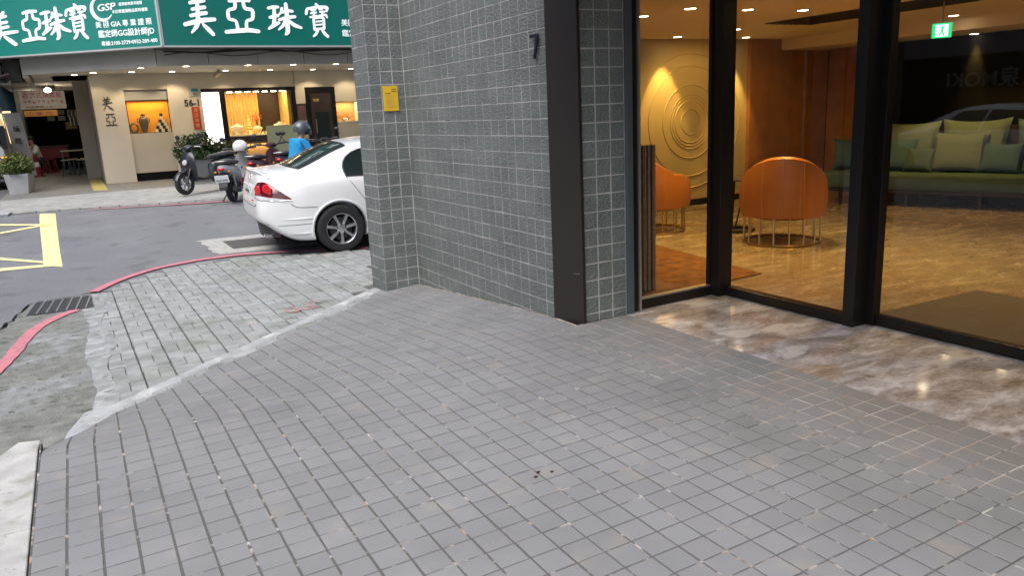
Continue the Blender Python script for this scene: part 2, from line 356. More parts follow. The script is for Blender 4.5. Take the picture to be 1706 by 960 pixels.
def copy_tree(o, parent=None):
    c = o.copy(); COL.objects.link(c); c.parent = parent
    for ch in list(o.children): copy_tree(ch, c)
    return c
def text(name, body, size, mat, parent, origin, xdir, ydir=(0, 0, 1), bold=0, depth=.004, align='LEFT', width=None):
    cu = bpy.data.curves.new(name, 'FONT'); cu.body = body; cu.size = size; cu.offset = bold*size; cu.extrude = depth/2; cu.align_x = align; cu.resolution_u = 3
    t = bpy.data.objects.new(name, cu); COL.objects.link(t)
    me = bpy.data.meshes.new_from_object(t.evaluated_get(bpy.context.evaluated_depsgraph_get())); bpy.data.objects.remove(t); bpy.data.curves.remove(cu)
    x = Vector(xdir).normalized(); y = Vector(ydir).normalized(); z = x.cross(y)
    k = 1
    if width:
        xs = [v.co.x for v in me.vertices]; k = width/max(1e-6, max(xs)-min(xs))
    for v in me.vertices: v.co = Vector(origin) + x*v.co.x*k + y*v.co.y + z*v.co.z
    me.materials.clear(); setm(me, mat); o = bpy.data.objects.new(name, me); COL.objects.link(o); o.parent = parent; return o
def strokes(name, sts, mat, parent, origin, xdir, ydir, sx, sy, depth=.012):
    """brush written character: each stroke a list of (x, y, half width) in a unit square"""
    b = MB(); x = Vector(xdir).normalized(); y = Vector(ydir).normalized(); n = x.cross(y); O = Vector(origin)
    for si, st in enumerate(sts):
        P = []
        for i in range(len(st)-1):
            for k in range(5):
                t = k/5; P.append(tuple(st[i][q]*(1-t)+st[i+1][q]*t for q in range(3)))
        P.append(st[-1])
        for _ in range(2):
            P = [P[0]]+[tuple((P[i-1][q]+2*P[i][q]+P[i+1][q])/4 for q in range(3)) for i in range(1, len(P)-1)]+[P[-1]]
        Lf, Rt = [], []
        for i, p in enumerate(P):
            a = P[max(0, i-1)]; c = P[min(len(P)-1, i+1)]; dx, dy = c[0]-a[0], c[1]-a[1]; l = math.hypot(dx, dy) or 1
            Lf.append((p[0]-dy/l*p[2], p[1]+dx/l*p[2])); Rt.append((p[0]+dy/l*p[2], p[1]-dx/l*p[2]))
        def cap(p, q, w):
            dx, dy = p[0]-q[0], p[1]-q[1]; l = math.hypot(dx, dy) or 1
            return (p[0]+dx/l*w*.7, p[1]+dy/l*w*.7)
        ring = Lf+[cap(P[-1], P[-3], P[-1][2])]+Rt[::-1]+[cap(P[0], P[2], P[0][2])]
        nn = len(Lf); off = .0006*si
        vs = [O+x*(q[0]*sx)+y*(q[1]*sy)+n*(depth+off) for q in ring]+[O+x*(q[0]*sx)+y*(q[1]*sy) for q in ring]
        N = len(ring); fs = [(i, i+1, N-3-i, N-2-i) for i in range(nn-1)]
        fs += [(nn-1, nn, nn+1), (0, 2*nn, N-1)] if N == 2*nn+2 else []
        fs = []
        for i in range(nn-1): fs.append((i, 2*nn-i, 2*nn-i-1, i+1))
        fs.append((nn-1, nn+1, nn)); fs.append((0, N-1, 2*nn))
        fs += [(i, (i+1) % N, N+(i+1) % N, N+i) for i in range(N)]
        b.add(vs, fs)
    return b.build(name, mat, parent)
def clip(poly, a, b, c):
    """keep a*x+b*y<=c"""
    out = []
    for i in range(len(poly)):
        p, q = poly[i], poly[(i+1) % len(poly)]; dp = a*p[0]+b*p[1]-c; dq = a*q[0]+b*q[1]-c
        if dp <= 0: out.append(p)
        if dp*dq < 0: t = dp/(dp-dq); out.append((p[0]+(q[0]-p[0])*t, p[1]+(q[1]-p[1])*t))
    return out
def tile_geo(b, poly, fn, th=.012, ch=.0016):
    """chamfered tile on polygon; fn(a,b,h) -> world, h = height above the face"""
    cx = sum(p[0] for p in poly)/len(poly); cy_ = sum(p[1] for p in poly)/len(poly); n = len(poly); inn = []
    for p in poly:
        dx, dy = p[0]-cx, p[1]-cy_; l = math.hypot(dx, dy) or 1; k = max(0, 1-1.4*ch/l); inn.append((cx+dx*k, cy_+dy*k))
    vs = [fn(*p, -th) for p in poly]+[fn(*p, -ch) for p in poly]+[fn(*p, 0) for p in inn]
    fs = [tuple(range(2*n, 3*n))]
    for i in range(n):
        j = (i+1) % n; fs += [(i, j, n+j, n+i), (n+i, n+j, 2*n+j, 2*n+i)]
    b.add(vs, fs)
def camdist(p): return (Vector(p)-Vector((0, 0, 1.5))).length
def inframe(p, m=.03):
    q = Vector(p)-Vector((0, 0, 1.5)); z = q.dot(fw)
    if z < .1: return False
    x = q.dot(rt)/z*1263/1706; y = q.dot(dn)/z*1263/1706
    return abs(x) < .5+m and abs(y) < .28+m

# ------------------------------------------------------------------ ground, road, pavements
ZS = -.26
def zr(x, y): return ZS if y < 10.5 else (0 if y > 16 else ZS - ZS*(y-10.5)/5.5)
b = MB(); b.grid(lambda u, v: (-150+300*u, -150+300*v, -.6), 8, 8); struct(b.build('ground', 'bldd'))
b = MB(); ys = [-14, 0, 6, 10.5, 16, 17.4]
for i in range(len(ys)-1):
    for j in range(6):
        x0, x1 = -26+j*10, -16+j*10
        b.add([(x0, ys[i], zr(0, ys[i])), (x1, ys[i], zr(0, ys[i])), (x1, ys[i+1], zr(0, ys[i+1])), (x0, ys[i+1], zr(0, ys[i+1]))], [(0, 1, 2, 3)])
b.add([(-26, 17.4, 0), (-1.55, 17.4, 0), (-1.55, 70, .3), (-26, 70, .3)], [(0, 1, 2, 3)])
road = struct(b.build('road', 'asphalt'))
def decal(name, pts, mat, h=.004, parent=None, wob=0):
    """flat sheet following the road, polygon given as a strip of left/right pairs"""
    b = MB(); vs = []
    for (l, r) in pts:
        for x, y in (l, r): vs.append((x+random.uniform(-wob, wob), y+random.uniform(-wob, wob), zr(x, y)+h))
    b.add(vs, [(2*i, 2*i+1, 2*i+3, 2*i+2) for i in range(len(pts)-1)])
    return b.build(name, mat, parent)
def smoothline(pts, n=6):
    out = []; P = [pts[0]]+pts+[pts[-1]]
    for i in range(1, len(P)-2):
        for k in range(n):
            t = k/n; a, b_, c, d = P[i-1], P[i], P[i+1], P[i+2]
            out.append(tuple(.5*(2*b_[q]+(c[q]-a[q])*t+(2*a[q]-5*b_[q]+4*c[q]-d[q])*t*t+(3*b_[q]-a[q]-3*c[q]+d[q])*t**3) for q in range(len(pts[0]))))
    out.append(pts[-1]); return out
def band(pts, wd, jit=0):
    out = []
    for i, p in enumerate(pts):
        a, c = pts[max(0, i-1)], pts[min(len(pts)-1, i+1)]; dx, dy = c[0]-a[0], c[1]-a[1]; l = math.hypot(dx, dy)
        n = (-dy/l, dx/l); k = wd/2; j1, j2 = random.uniform(-jit, jit), random.uniform(-jit, jit)
        out.append(((p[0]+n[0]*(k+j1), p[1]+n[1]*(k+j1)), (p[0]-n[0]*(k+j2), p[1]-n[1]*(k+j2))))
    return out
def refine(pts, st=.08):
    out = []
    for i in range(len(pts)-1):
        n = max(1, int(math.dist(pts[i], pts[i+1])/st))
        for k in range(n): out.append(tuple(pts[i][q]+(pts[i+1][q]-pts[i][q])*k/n for q in (0, 1)))
    out.append(pts[-1]); return out
# yellow box junction
decal('yellow_marking', [((-.70, 16.75), (-.44, 16.5)), ((-.685, 16.0), (-.43, 16.0)), ((-.66, 15), (-.41, 14.8)), ((-.58, 12.6), (-.36, 12.3)), ((-.55, 11.55), (-.33, 11.30))], 'yelp', .004, road)
decal('yellow_marking', [((-4, 11.05), (-4, 11.2)), ((-1.04, 11.50), (-1.05, 11.70)), ((-.45, 11.42), (-.50, 11.58))], 'yelp', .006, road)
decal('yellow_marking', [((-1.6, 12.95), (-1.6, 13.15)), ((-1.08, 12.28), (-1.08, 12.45)), ((-.52, 11.64), (-.52, 11.79))], 'yelp', .008, road)
decal('yellow_marking', [((-1.8, 14.10), (-1.8, 14.30)), ((-1.22, 14.52), (-1.22, 14.70)), ((-.62, 14.92), (-.62, 15.09))], 'yelp', .008, road)
decal('yellow_marking', [((-1.8, 15.82), (-1.8, 16.0)), ((-1.27, 15.42), (-1.27, 15.62)), ((-.64, 14.99), (-.64, 15.15))], 'yelp', .010, road)
# gutter concrete beside the kerb with a jagged edge against the asphalt
edge = refine([(-2.2, 5.2), (-1.3, 6.6), (-.95, 7.6), (-.72, 8.55), (-.60, 9.2), (-.02, 9.36), (.13, 9.30)], .07)
inn = refine([(-2.2, -3), (-.45, 3.8), (.05, 5.2), (.05, 6.5), (.05, 8.0), (.10, 8.6), (.16, 9.0)], .08)
b = MB(); N = 70
def at_t(L, t):
    k = t*(len(L)-1); i = min(int(k), len(L)-2); f = k-i; return tuple(L[i][q]*(1-f)+L[i+1][q]*f for q in (0, 1))
vs = []
for i in range(N+1):
    e = at_t(edge, i/N); n_ = at_t(inn, i/N); e = (e[0]+random.uniform(-.05, .05), e[1]+random.uniform(-.05, .05))
    for j in range(5): vs.append((e[0]*(1-j/4)+n_[0]*j/4, e[1]*(1-j/4)+n_[1]*j/4, ZS+.004+(random.uniform(0, .007) if 0 < j else 0)))
b.add(vs, [(i*5+j, i*5+j+1, (i+1)*5+j+1, (i+1)*5+j) for i in range(N) for j in range(4)])
struct(b.build('gutter_concrete', 'gutter'))
# crack of broken asphalt along the joint
b = MB(); cr = [(p[0]-.02+random.uniform(-.02, .02), p[1]+.02+random.uniform(-.025, .025)) for p in edge]
bb = band(cr, .022, .010); vs = []
for l, r in bb: vs += [(*l, ZS+.011), (*r, ZS+.011)]
b.add(vs, [(2*i, 2*i+1, 2*i+3, 2*i+2) for i in range(len(bb)-1)]); o = b.build('joint_crack', 'darkblk', road)
# red no-stopping lines
def redline(pts, wd):
    bb = band(smoothline(pts, 8), wd, .006); b = MB(); vs = []
    for l, r in bb: vs += [(*l, zr(*l)+.016), (*r, zr(*r)+.016)]
    b.add(vs, [(2*i, 2*i+1, 2*i+3, 2*i+2) for i in range(len(bb)-1)]); return b.build('red_line', 'redp', road)
redline([(-1.05, 5.5), (-.86, 6.2), (-.70, 6.95), (-.56, 7.85), (-.40, 8.28), (-.20, 8.56)], .108)
redline([(-.03, 9.40), (.25, 9.92), (.63, 10.36), (1.0, 10.56), (1.38, 10.63), (1.92, 10.58), (2.49, 10.30), (2.85, 10.1), (3.6, 9.75), (5, 9.3)], .115)
redline([(.2, 16.55), (1.0, 16.2), (1.8, 15.9), (2.9, 15.75), (5, 15.7), (9, 15.7)], .10)
# storm drain grate
g = thing('drain_grate', 'dark iron storm drain grate between the two red kerb lines', 'drain')
q = [(-.63, 8.63), (.05, 8.53), (.11, 9.20), (-.57, 9.20)]
def gq(u, v):
    return tuple((q[0][k]*(1-u)+q[1][k]*u)*(1-v)+(q[3][k]*(1-u)+q[2][k]*u)*v for k in (0, 1))
b = MB(); b.prism([gq(0, 0), gq(1, 0), gq(1, 1), gq(0, 1)], ZS+.006, ZS+.012); b.build('pit', 'darkblk', g)
for i in range(9):
    u = i/8; b = MB(); b.prism([gq(u-.010, 0), gq(u+.010, 0), gq(u+.010, 1), gq(u-.010, 1)], ZS+.012, ZS+.024); b.build('cross_bar', 'steel', g)
for j in range(22):
    v = j/21; b = MB(); b.prism([gq(0, v-.012), gq(1, v-.012), gq(1, v+.012), gq(0, v+.012)], ZS+.010, ZS+.019); b.build('bar', 'iron', g)
# concrete collar and asphalt infill of the covered pit behind the car
def jag(a, c, n, w_): return [(a[0]+(c[0]-a[0])*i/n+random.uniform(-w_, w_), a[1]+(c[1]-a[1])*i/n+random.uniform(-w_, w_)) for i in range(n+1)]
Lf = jag((1.42, 12.05), (1.52, 10.84), 14, .035); Rt_ = jag((2.95, 11.95), (3.0, 10.70), 14, 0)
decal('concrete_collar', list(zip(Lf, Rt_)), 'collar', .004, road)
decal('asphalt_infill', [((1.72, 11.74), (3.2, 11.6)), ((1.76, 11.10), (3.2, 10.98))], 'infill', .008, road)

# --- the sidewalk of basket weave pavers, each brick its own piece
sw = MB(); far = [(-.10, 8.9), (.13, 9.32), (.42, 9.85), (.75, 10.17), (1.1, 10.34), (1.5, 10.40), (1.95, 10.34), (2.5, 10.06), (3.0, 9.80), (4.6, 9.3)]
def yfar(x):
    for i in range(len(far)-1):
        if far[i][0] <= x <= far[i+1][0]:
            t = (x-far[i][0])/(far[i+1][0]-far[i][0]); return far[i][1]+(far[i+1][1]-far[i][1])*t
    return far[-1][1] if x > 0 else far[0][1]
def YE(x): return 5.25+.83*(x-.09)
sw.add([p for x in [i*.2-.03 for i in range(24)] for p in ((x, YE(x)-.3, ZS+.008), (x, yfar(x), ZS+.008))], [(2*i, 2*i+1, 2*i+3, 2*i+2) for i in range(23)])
side = struct(sw.build('sidewalk', 'pavebed'))
# smooth cement apron at its left end
ss_ = lambda i: max(0, math.sin((i-14)*.35)) if 14 < i < 23 else 0
b = MB(); vs = []
for i in range(41):
    y = 5.3+3.8*i/40; vs += [(-.13+.02*math.sin(i*.31)+random.uniform(-.012, .012), y, ZS+.010), (.01+.018*math.sin(i*.43+1)+random.uniform(-.012, .012)+(.10 if i > 30 else .07*ss_(i)), y, ZS+.0262)]
b.add(vs, [(2*i, 2*i+1, 2*i+3, 2*i+2) for i in range(40)]); b.build('cement_apron', 'apron', side)
bricks = []; CW = .2055
for ci in range(-1, 23):
    x0 = -.025+ci*CW
    for k in range(-2, 28):
        y0 = 4.9+k*CW
        if (ci+k) % 2: cells = [(x0, y0, CW/2, CW), (x0+CW/2, y0, CW/2, CW)]
        else: cells = [(x0, y0, CW, CW/2), (x0, y0+CW/2, CW, CW/2)]
        for (a, c, wx, wy) in cells:
            # long straight joints along the street are wider than the cross joints
            j = .0042; e1 = .006 if abs(a-x0) < 1e-6 else .0022; e2 = .006 if abs(a+wx-x0-CW) < 1e-6 else .0022
            sh = -.0165*(c-7)
            p = [(a+e1+sh, c+j*.5), (a+wx-e2+sh, c+j*.5), (a+wx-e2+sh, c+wy-j*.5), (a+e1+sh, c+wy-j*.5)]
            mx, my = a+wx/2, c+wy/2
            if my > yfar(mx)-.06 or mx < -.03+random.uniform(0, .05): continue
            p = clip(p, -.83, -1, -(5.25-.83*.09+.07))      # y >= YE + .07
            if mx > 2.3: p = clip(p, 0, -1, -7.35) if mx < 2.9 else p
            if len(p) < 3: continue
            if mx > 2.5 and my < 8.3 and mx < 4.6 and mx > 2.53 and my < 7.6: continue
            if mx > 2.85: 
                if my < 8.6: continue
            bricks.append(p)
bricks.sort(key=lambda p: camdist((p[0][0], p[0][1], ZS)))
def brick_fn(h0, tx, ty, cx, cy_):
    return lambda a, c, h: (a, c, ZS+.024+h0+h+tx*(a-cx)+ty*(c-cy_))
rest = MB()
for i, p in enumerate(bricks):
    cx, cy_ = p[0]; fn = brick_fn(random.uniform(-.0025, .0025), random.uniform(-.02, .02), random.uniform(-.02, .02), cx, cy_)
    if i < 300:
        b = MB(); tile_geo(b, p, fn, .016, .003); b.build('paver', 'paver', side)
    else: tile_geo(rest, p, fn, .016, .003)
if rest.v: tag(rest.build('pavers', 'paver', side), kind='stuff')
# faded red spray mark on the pavers
def spray(c, r, a0=0, a1=6.28):
    pts = [(c[0]+r*math.cos(a0+(a1-a0)*i/14), c[1]+1.9*r*math.sin(a0+(a1-a0)*i/14)) for i in range(15)]
    bb = band(pts, .035, .008); b = MB(); vs = []
    for l, rr in bb: vs += [(*l, ZS+.030), (*rr, ZS+.030)]
    b.add(vs, [(2*i, 2*i+1, 2*i+3, 2*i+2) for i in range(14)]); b.build('red_spray_mark', 'redspray', side)
M['redspray'] = mk('faded_red_spray', (.34, .17, .17), .9, var=.3, vscale=20, col2=(.27, .25, .24), m2=(25, .5, .6))
spray((1.56, 7.02), .05); spray((1.80, 7.08), .06, .4, 5.0); spray((1.70, 7.0), .035, 2, 6)

# --- tiled forecourt: level near the door, ramped down to the sidewalk
def ss(t): t = max(0, min(1, t)); return t*t*(3-2*t)
def YC(x): return 4.10+.5*ss((x-1.3)/1.6)
def zf(x, y):
    yc = YC(x); t = (y-yc)/max(.3, (YE(x)-yc)); d = .07; return -.245*(t+math.sqrt(t*t+d*d))/2*min(1, max(0, (y-3.2)/.6)) if t > -1 else 0
XL, XR = 3.35-32*PX, 3.35
# bed of grout
def bed(name, x0, x1, y0f, y1f, mat, parent):
    b = MB(); nx = max(2, int((x1-x0)/.06)); ny = 70
    b.grid(lambda u, v: ((lambda x: (x, y0f+(y1f(x)-y0f)*v, zf(x, y0f+(y1f(x)-y0f)*v)-.0019))(x0+(x1-x0)*u)), nx, ny); return b.build(name, mat, parent)
def ytop(x):
    y = YE(x)
    if x < -.03: y = min(y, 5.15+(x+.03)*2.6)
    if x > 2.905: return 4.28
    if x > 2.54: return min(y, 7.15)
    return y
court = thing('forecourt_paving', None, None, kind='structure')
bed('grout_bed', XL+.004, 2.75, -.8, ytop, 'grout', court)
bed('grout_bed', 2.75, 2.905, -.8, lambda x: 7.15, 'grout', court); 
b = MB(); 
bed('pale_grout_bed', 2.905, 3.35, -.8, lambda x: 4.279, 'wgroutp', court)
tl = []
for i in range(32):
    xa, xb = XR-(i+1)*PX, XR-i*PX
    for k in range(-3, 66):
        ya, yb = k*PY, (k+1)*PY
        off = .0
        gx, gy = (.0046 if xa < 1.2 else .0040 if xa < 2.6 else .0036), (.0033 if xa < 1.6 else .0034)
        p = [(xa+gx, ya+gy), (xb-gx, ya+gy), (xb-gx, yb-gy), (xa+gx, yb-gy)]
        p = clip(p, -.83, 1, 5.25-.83*.09)
        p = clip(p, -2.6, 1, 5.15+.03*2.6) if xa < .1 else p
        if xb > 2.92 or xa > 2.54:
            if xa > 2.85: p = clip(p, 0, 1, 4.275) if xb > 2.93 else p
            if xb <= 3.0 and xa < 2.91: 
                if ya > 4.2: p = clip(p, 1, 0, 2.903)
            p = clip(p, 0, 1, 7.148)
        if len(p) < 3: continue
        mx = sum(q_[0] for q_ in p)/len(p); my = sum(q_[1] for q_ in p)/len(p)
        area = abs(sum(p[q_-1][0]*p[q_][1]-p[q_][0]*p[q_-1][1] for q_ in range(len(p))))/2
        if area < 4e-4: continue
        tl.append((mx, my, p, len(p) == 4 and area > .0115))
vis = [t for t in tl if inframe((t[0], t[1], zf(t[0], t[1])))]; vis.sort(key=lambda t: camdist((t[0], t[1], zf(t[0], t[1]))))
hero = set(id(t) for t in vis[:300]); rest = MB()
for t in tl:
    mx, my, p, full = t; h0 = random.uniform(-.0007, .0007); tx, ty = random.uniform(-.006, .006), random.uniform(-.006, .006)
    jx, jy = random.uniform(-.0009, .0009), random.uniform(-.0009, .0009); rz = random.uniform(-.008, .008); c_, s_ = math.cos(rz), math.sin(rz)
    def fn(a, c, h): 
        dx, dy = a-mx, c-my; a2, c2 = mx+dx*c_-dy*s_+jx, my+dx*s_+dy*c_+jy
        return (a2, c2, zf(a, c)+h0+h+tx*dx+ty*dy)
    if id(t) in hero:
        b = MB(); tile_geo(b, p, fn, .010, .0009); b.build('tile', 'ptile', court)
    else: tile_geo(rest, p, fn, .010, .0009)
tag(rest.build('tiles', 'ptile', court), kind='stuff')
# side of the forecourt over the kerb and the cement fillet along the ramp foot
b = MB(); vs = []
ed = [(x, YE(x)) for x in [2.54-i*.1 for i in range(27)]]; ed = [e for e in ed if e[0] > -.03]+[(-.03, 5.15), (-.12, 4.92), (-.22, 4.66), (-.33, 4.40), (XL, 4.27)]
for i, (x, y) in enumerate(ed):
    a = ed[max(0, i-1)]; c = ed[min(len(ed)-1, i+1)]; dx, dy = c[0]-a[0], c[1]-a[1]; l = math.hypot(dx, dy); n = (dy/l, -dx/l)
    wd = .10+random.uniform(-.012, .016) if x > .02 else (.17 if y > 4.8 else .11 if y > 4.5 else .03)
    zo = zf(x, y); x2, y2 = x+n[0]*wd, y+n[1]*wd
    zq = ZS+.030+random.uniform(0, .004); vs += [(x, y, zo-.001), (x+n[0]*wd*.6, y+n[1]*wd*.6, max(zq+.002, zo*.45+zq*.55) if x > -.05 else zo*.5+ZS*.5), (x2, y2, zq if x > -.05 else ZS+.012), (x2, y2, ZS-.02)]
b.add(vs, [(4*i+k, 4*i+k+1, 4*(i+1)+k+1, 4*(i+1)+k) for i in range(len(ed)-1) for k in range(3)])
b.build('cement_fillet', 'cement', court, smooth=True)
# poured lump of cement where fillet, apron and gutter meet
b = MB(); b.box(XL-.004, XL+.003, -.8, 4.25, ZS, -.003); b.build('grout_edge', 'grout', court)
# white kerb at the left edge, with joints
for (y0, y1) in ((-.9, 1.3), (1.305, 2.35), (2.355, 3.30), (3.305, 4.16), (4.165, 4.33)):
    b = MB(); xo = -.56
    poly = [(XL-.012, y0), (XL-.012, y1), (xo, y1), (xo, y0)]
    if y1 > 4.2: poly = [(XL-.012, y0), (XL-.004, 4.29), (-.455, 4.33), (-.54, y0)]
    b.prism(poly, ZS-.02, -.012); o = b.build('kerb_stone', 'kerb', court, bevel=.006)
# a few dry crumbs on the tiles
for (x, y) in ((1.55, 2.50), (1.50, 2.53), (1.47, 2.50)):
    b = MB(); b.ball((x, y, .003), .012+random.uniform(-.004, .006), .007, .004, 8); tag(b.build('dried_leaf', 'rust'), 'tiny dark dried leaf crumb on the grey paving tiles', 'debris', 'dry crumbs on the forecourt tiles')

# --- marble floor: doorstep and lobby in one slab
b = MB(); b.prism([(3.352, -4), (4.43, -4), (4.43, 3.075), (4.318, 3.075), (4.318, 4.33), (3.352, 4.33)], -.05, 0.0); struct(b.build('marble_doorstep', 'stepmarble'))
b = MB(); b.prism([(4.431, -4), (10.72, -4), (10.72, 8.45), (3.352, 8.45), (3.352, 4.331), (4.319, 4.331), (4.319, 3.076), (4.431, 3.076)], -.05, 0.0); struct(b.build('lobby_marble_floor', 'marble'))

# --- far side of the street: kerb stones, pavement, arcade floor
op = MB(); op.add([(-1.55, 17.2, .035), (.6, 16.75, .035), (1.8, 16.25, .035), (12, 16.0, .035), (12, 19.45, .098), (-1.5, 19.45, .098), (12, 22.5, .1), (-1.5, 22.5, .1), (12, 46, .1), (-1.5, 46, .1)], [(0, 1, 2, 5), (2, 3, 4, 5)])
opp = struct(op.build('far_pavement', 'oppave'))
b = MB(); b.box(-1.5, 12, 19.45, 46, -.2, .1); struct(b.build('arcade_floor', 'arcade'))
b = MB(); b.box(-1.5, 12, 19.33, 19.47, -.1, .104); b.build('edge_strip', 'cement', opp)
kp = refine([(-1.15, 16.92), (-.37, 16.92), (.65, 16.64), (1.68, 16.2), (2.9, 16.0)], .30)
for i in range(len(kp)-1):
    (x0, y0), (x1, y1) = kp[i], kp[i+1]; b = MB()
    b.prism([(x0+.008, y0), (x1-.008, y1), (x1-.008, y1+.62), (x0+.008, y0+.62)], -.1, lambda x, y: .030+random.uniform(0, .006)+.012*(y-16.5)); b.build('kerb_paver', 'oppave', opp, bevel=.006)
b = MB(); b.prism([(-1.8, 16.6), (-1.2, 16.75), (-1.15, 17.6), (-1.8, 17.9)], -.1, .045); b.build('corner_kerb', 'cement', opp)
for i in range(16):
    b = MB(); b.box(.30, .60, 20.3+i*.32, 20.52+i*.32, .1, .106); b.build('tactile_strip', 'tact', opp)

# ------------------------------------------------------------------ the hotel: tiled wall, glazing, lobby
hotel = thing('hotel_building', 'grey tiled ground floor with glazed lobby front at right', 'building')
CX0, CY0, CY1 = 2.547, 7.15, 7.56
b = MB(); b.prism([(2.9115, 4.57), (2.985, 4.2825), (3.36, 4.2825), (3.36, 8.42), (2.9115, 8.42)], -.6, 5); b.box(CX0+.0025, 2.95, CY0+.0025, CY1, -.6, 5.05); b.build('wall', 'wgrout', hotel)
b = MB(); b.box(1.95, 4.3, -9, 4.20, 2.72, 2.95); b.build('added_shade_canopy', 'bld', hotel)  # unseen canopy added over the doorway to darken the floor at right
b = MB(); b.box(2.93, 14, -9, 4.27, 2.46, 15); b.box(2.93, 14, 4.27, 8.5, 5.0, 15); b.box(CX0, 2.93, 4.3, 8.5, 5.0, 15); b.box(3.3, 14, 8.56, 8.72, -.6, 5); b.build('upper_storey', 'bld', hotel)
tiles = []   # (distance, poly, fn)
JZ = .0052
def rows(z0): 
    k = 0
    while z0+k*WP < 2.72: yield z0+k*WP, z0+(k+1)*WP; k += 1
def add_tiles(a0, a1, n, z0, fn, mid, floor, JZ=.0040):
    wd = (a1-a0)/n
    for i in range(n):
        for za, zb in rows(z0):
            g = JZ*random.uniform(.85, 1.15); p = [(a0+i*wd+g, za+g), (a0+(i+1)*wd-g, za+g), (a0+(i+1)*wd-g, zb-g), (a0+i*wd+g, zb-g)]
            h0 = random.uniform(-.0012, .0012); t1, t2 = random.uniform(-.012, .012), random.uniform(-.012, .012); cx, cz = a0+(i+.5)*wd, (za+zb)/2
            f = (lambda h0, t1, t2, cx, cz: lambda a, z, h: fn(a, z, h+h0+t1*(a-cx)+t2*(z-cz)))(h0, t1, t2, cx, cz)
            if zb < floor(cx): continue
            tiles.append((camdist(fn(cx, cz, 0)), p, f, inframe(fn(cx, cz, 0), .02)))
ZT = .096-3*WP
add_tiles(4.552, 7.145, 21, ZT, lambda a, z, h: (2.91-h-.001, a, z), 0, lambda a: zf(2.9, a)-.02, .0031)      # long wall
add_tiles(2.982, 3.35, 3, .0545-WP, lambda a, z, h: (a, 4.28-h, z), 0, lambda a: -.01)                    # return beside the door frame
add_tiles(CX0+.001, 2.909, 3, ZT, lambda a, z, h: (a, CY0-h, z), 0, lambda a: -.28)                       # pillar front
add_tiles(CY0+.001, CY1, 4, ZT, lambda a, z, h: (CX0-h, a, z), 0, lambda a: -.30)                         # pillar outer side
vis = sorted([t for t in tiles if t[3]], key=lambda t: t[0]); hero = set(id(t) for t in vis[:300]); rest = MB()
for t in tiles:
    if id(t) in hero: b = MB(); tile_geo(b, t[1], t[2], .012, .0022); b.build('tile', 'wtile', hotel)
    else: tile_geo(rest, t[1], t[2], .012, .0022)
tag(rest.build('tiles', 'wtile', hotel), kind='stuff')
b = MB(); b.prism([(2.895, 4.552), (2.955, 4.262), (2.985, 4.268), (2.985, 4.29), (2.915, 4.56)], -.05, 2.9); b.build('metal_corner_panel', 'bronze', hotel, bevel=.003)
b = MB(); b.tube([(2.935, 4.345, .355), (2.9455, 4.285, .357)], .0012, 5); b.build('scratch', 'alu', hotel)
# dark strip along the wall foot: slight grime plus painted contact shade
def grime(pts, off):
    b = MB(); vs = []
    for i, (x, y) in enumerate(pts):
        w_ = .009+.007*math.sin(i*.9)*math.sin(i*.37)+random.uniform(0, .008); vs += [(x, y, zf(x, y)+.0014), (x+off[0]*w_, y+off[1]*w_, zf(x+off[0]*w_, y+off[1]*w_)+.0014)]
    b.add(vs, [(2*i, 2*i+1, 2*i+3, 2*i+2) for i in range(len(pts)-1)]); b.build('grime_shade_line', 'dirt_shade', court)
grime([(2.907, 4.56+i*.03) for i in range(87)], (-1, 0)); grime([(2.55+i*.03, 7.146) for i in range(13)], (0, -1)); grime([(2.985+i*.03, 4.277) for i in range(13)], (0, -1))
# house number
b = MB(); f = lambda a, z, h: (2.898-h, a, z)
b.prism([(4.735, 2.000), (4.630, 2.000), (4.630, 1.976), (4.680, 1.838), (4.700, 1.838), (4.655, 1.979), (4.735, 1.979)], 0, .012, lambda a, z, h: (2.896-h, a, z)); o = b.build('house_number', 'darktxt', hotel)
# yellow notice on the pillar
nt_ = thing('paper_notice', 'small yellow paper notice stuck on the grey tiled pillar', 'notice', (2.75, 7.138, 1.66))
b = MB(); b.grid(lambda u, v: (-.078+.156*u, -.004-.003*math.sin(3*u)*v, -.118+.236*v), 6, 6); b.build('sheet', 'yellow', nt_)
for i in range(9):
    b = MB(); wd = .05 if i < 2 else random.uniform(.05, .11); x0 = .01 if i < 2 else -.055
    b.box(x0, x0+wd, -.0096, -.0086, .085-i*.02, .089-i*.02); b.build('print_line', 'goldt' if i > 2 else 'ink', nt_)

# glazing frames -----------------------------------------------------
b = MB(); b.box(3.352, 3.405, 4.255, 4.34, 0, 2.46); b.build('door_jamb', 'frameg', hotel, bevel=.003)
b = MB(); b.box(3.405, 3.468, 4.285, 4.36, 0, 2.46); b.build('side_frame', 'frame', hotel)
b = MB(); b.box(3.468, 3.487, 4.272, 4.36, 0, 2.46); b.build('trim_strip', 'alu', hotel)
b = MB(); b.box(3.487, 4.21, 4.305, 4.36, 0, .072); b.build('bottom_rail', 'frame', hotel, bevel=.003)
b = MB(); b.box(3.487, 4.21, 4.312, 4.356, .072, .084); b.build('bead', 'alu', hotel)
b = MB(); b.box(4.21, 4.345, 4.222, 4.36, 0, 2.46); b.box(4.195, 4.21, 4.32, 4.35, 0, 2.46); b.build('corner_mullion', 'frame', hotel, bevel=.004)
b = MB(); b.box(4.282, 4.36, 3.16, 4.222, 0, .072); b.build('bottom_rail', 'frame', hotel, bevel=.003)
b = MB(); b.box(4.27, 4.40, 3.075, 3.16, 0, 2.46); b.build('mullion', 'frame', hotel, bevel=.004)
b = MB(); b.box(4.40, 4.47, 3.02, 3.16, 0, 2.46); b.build('door_stile', 'frame', hotel, bevel=.004)
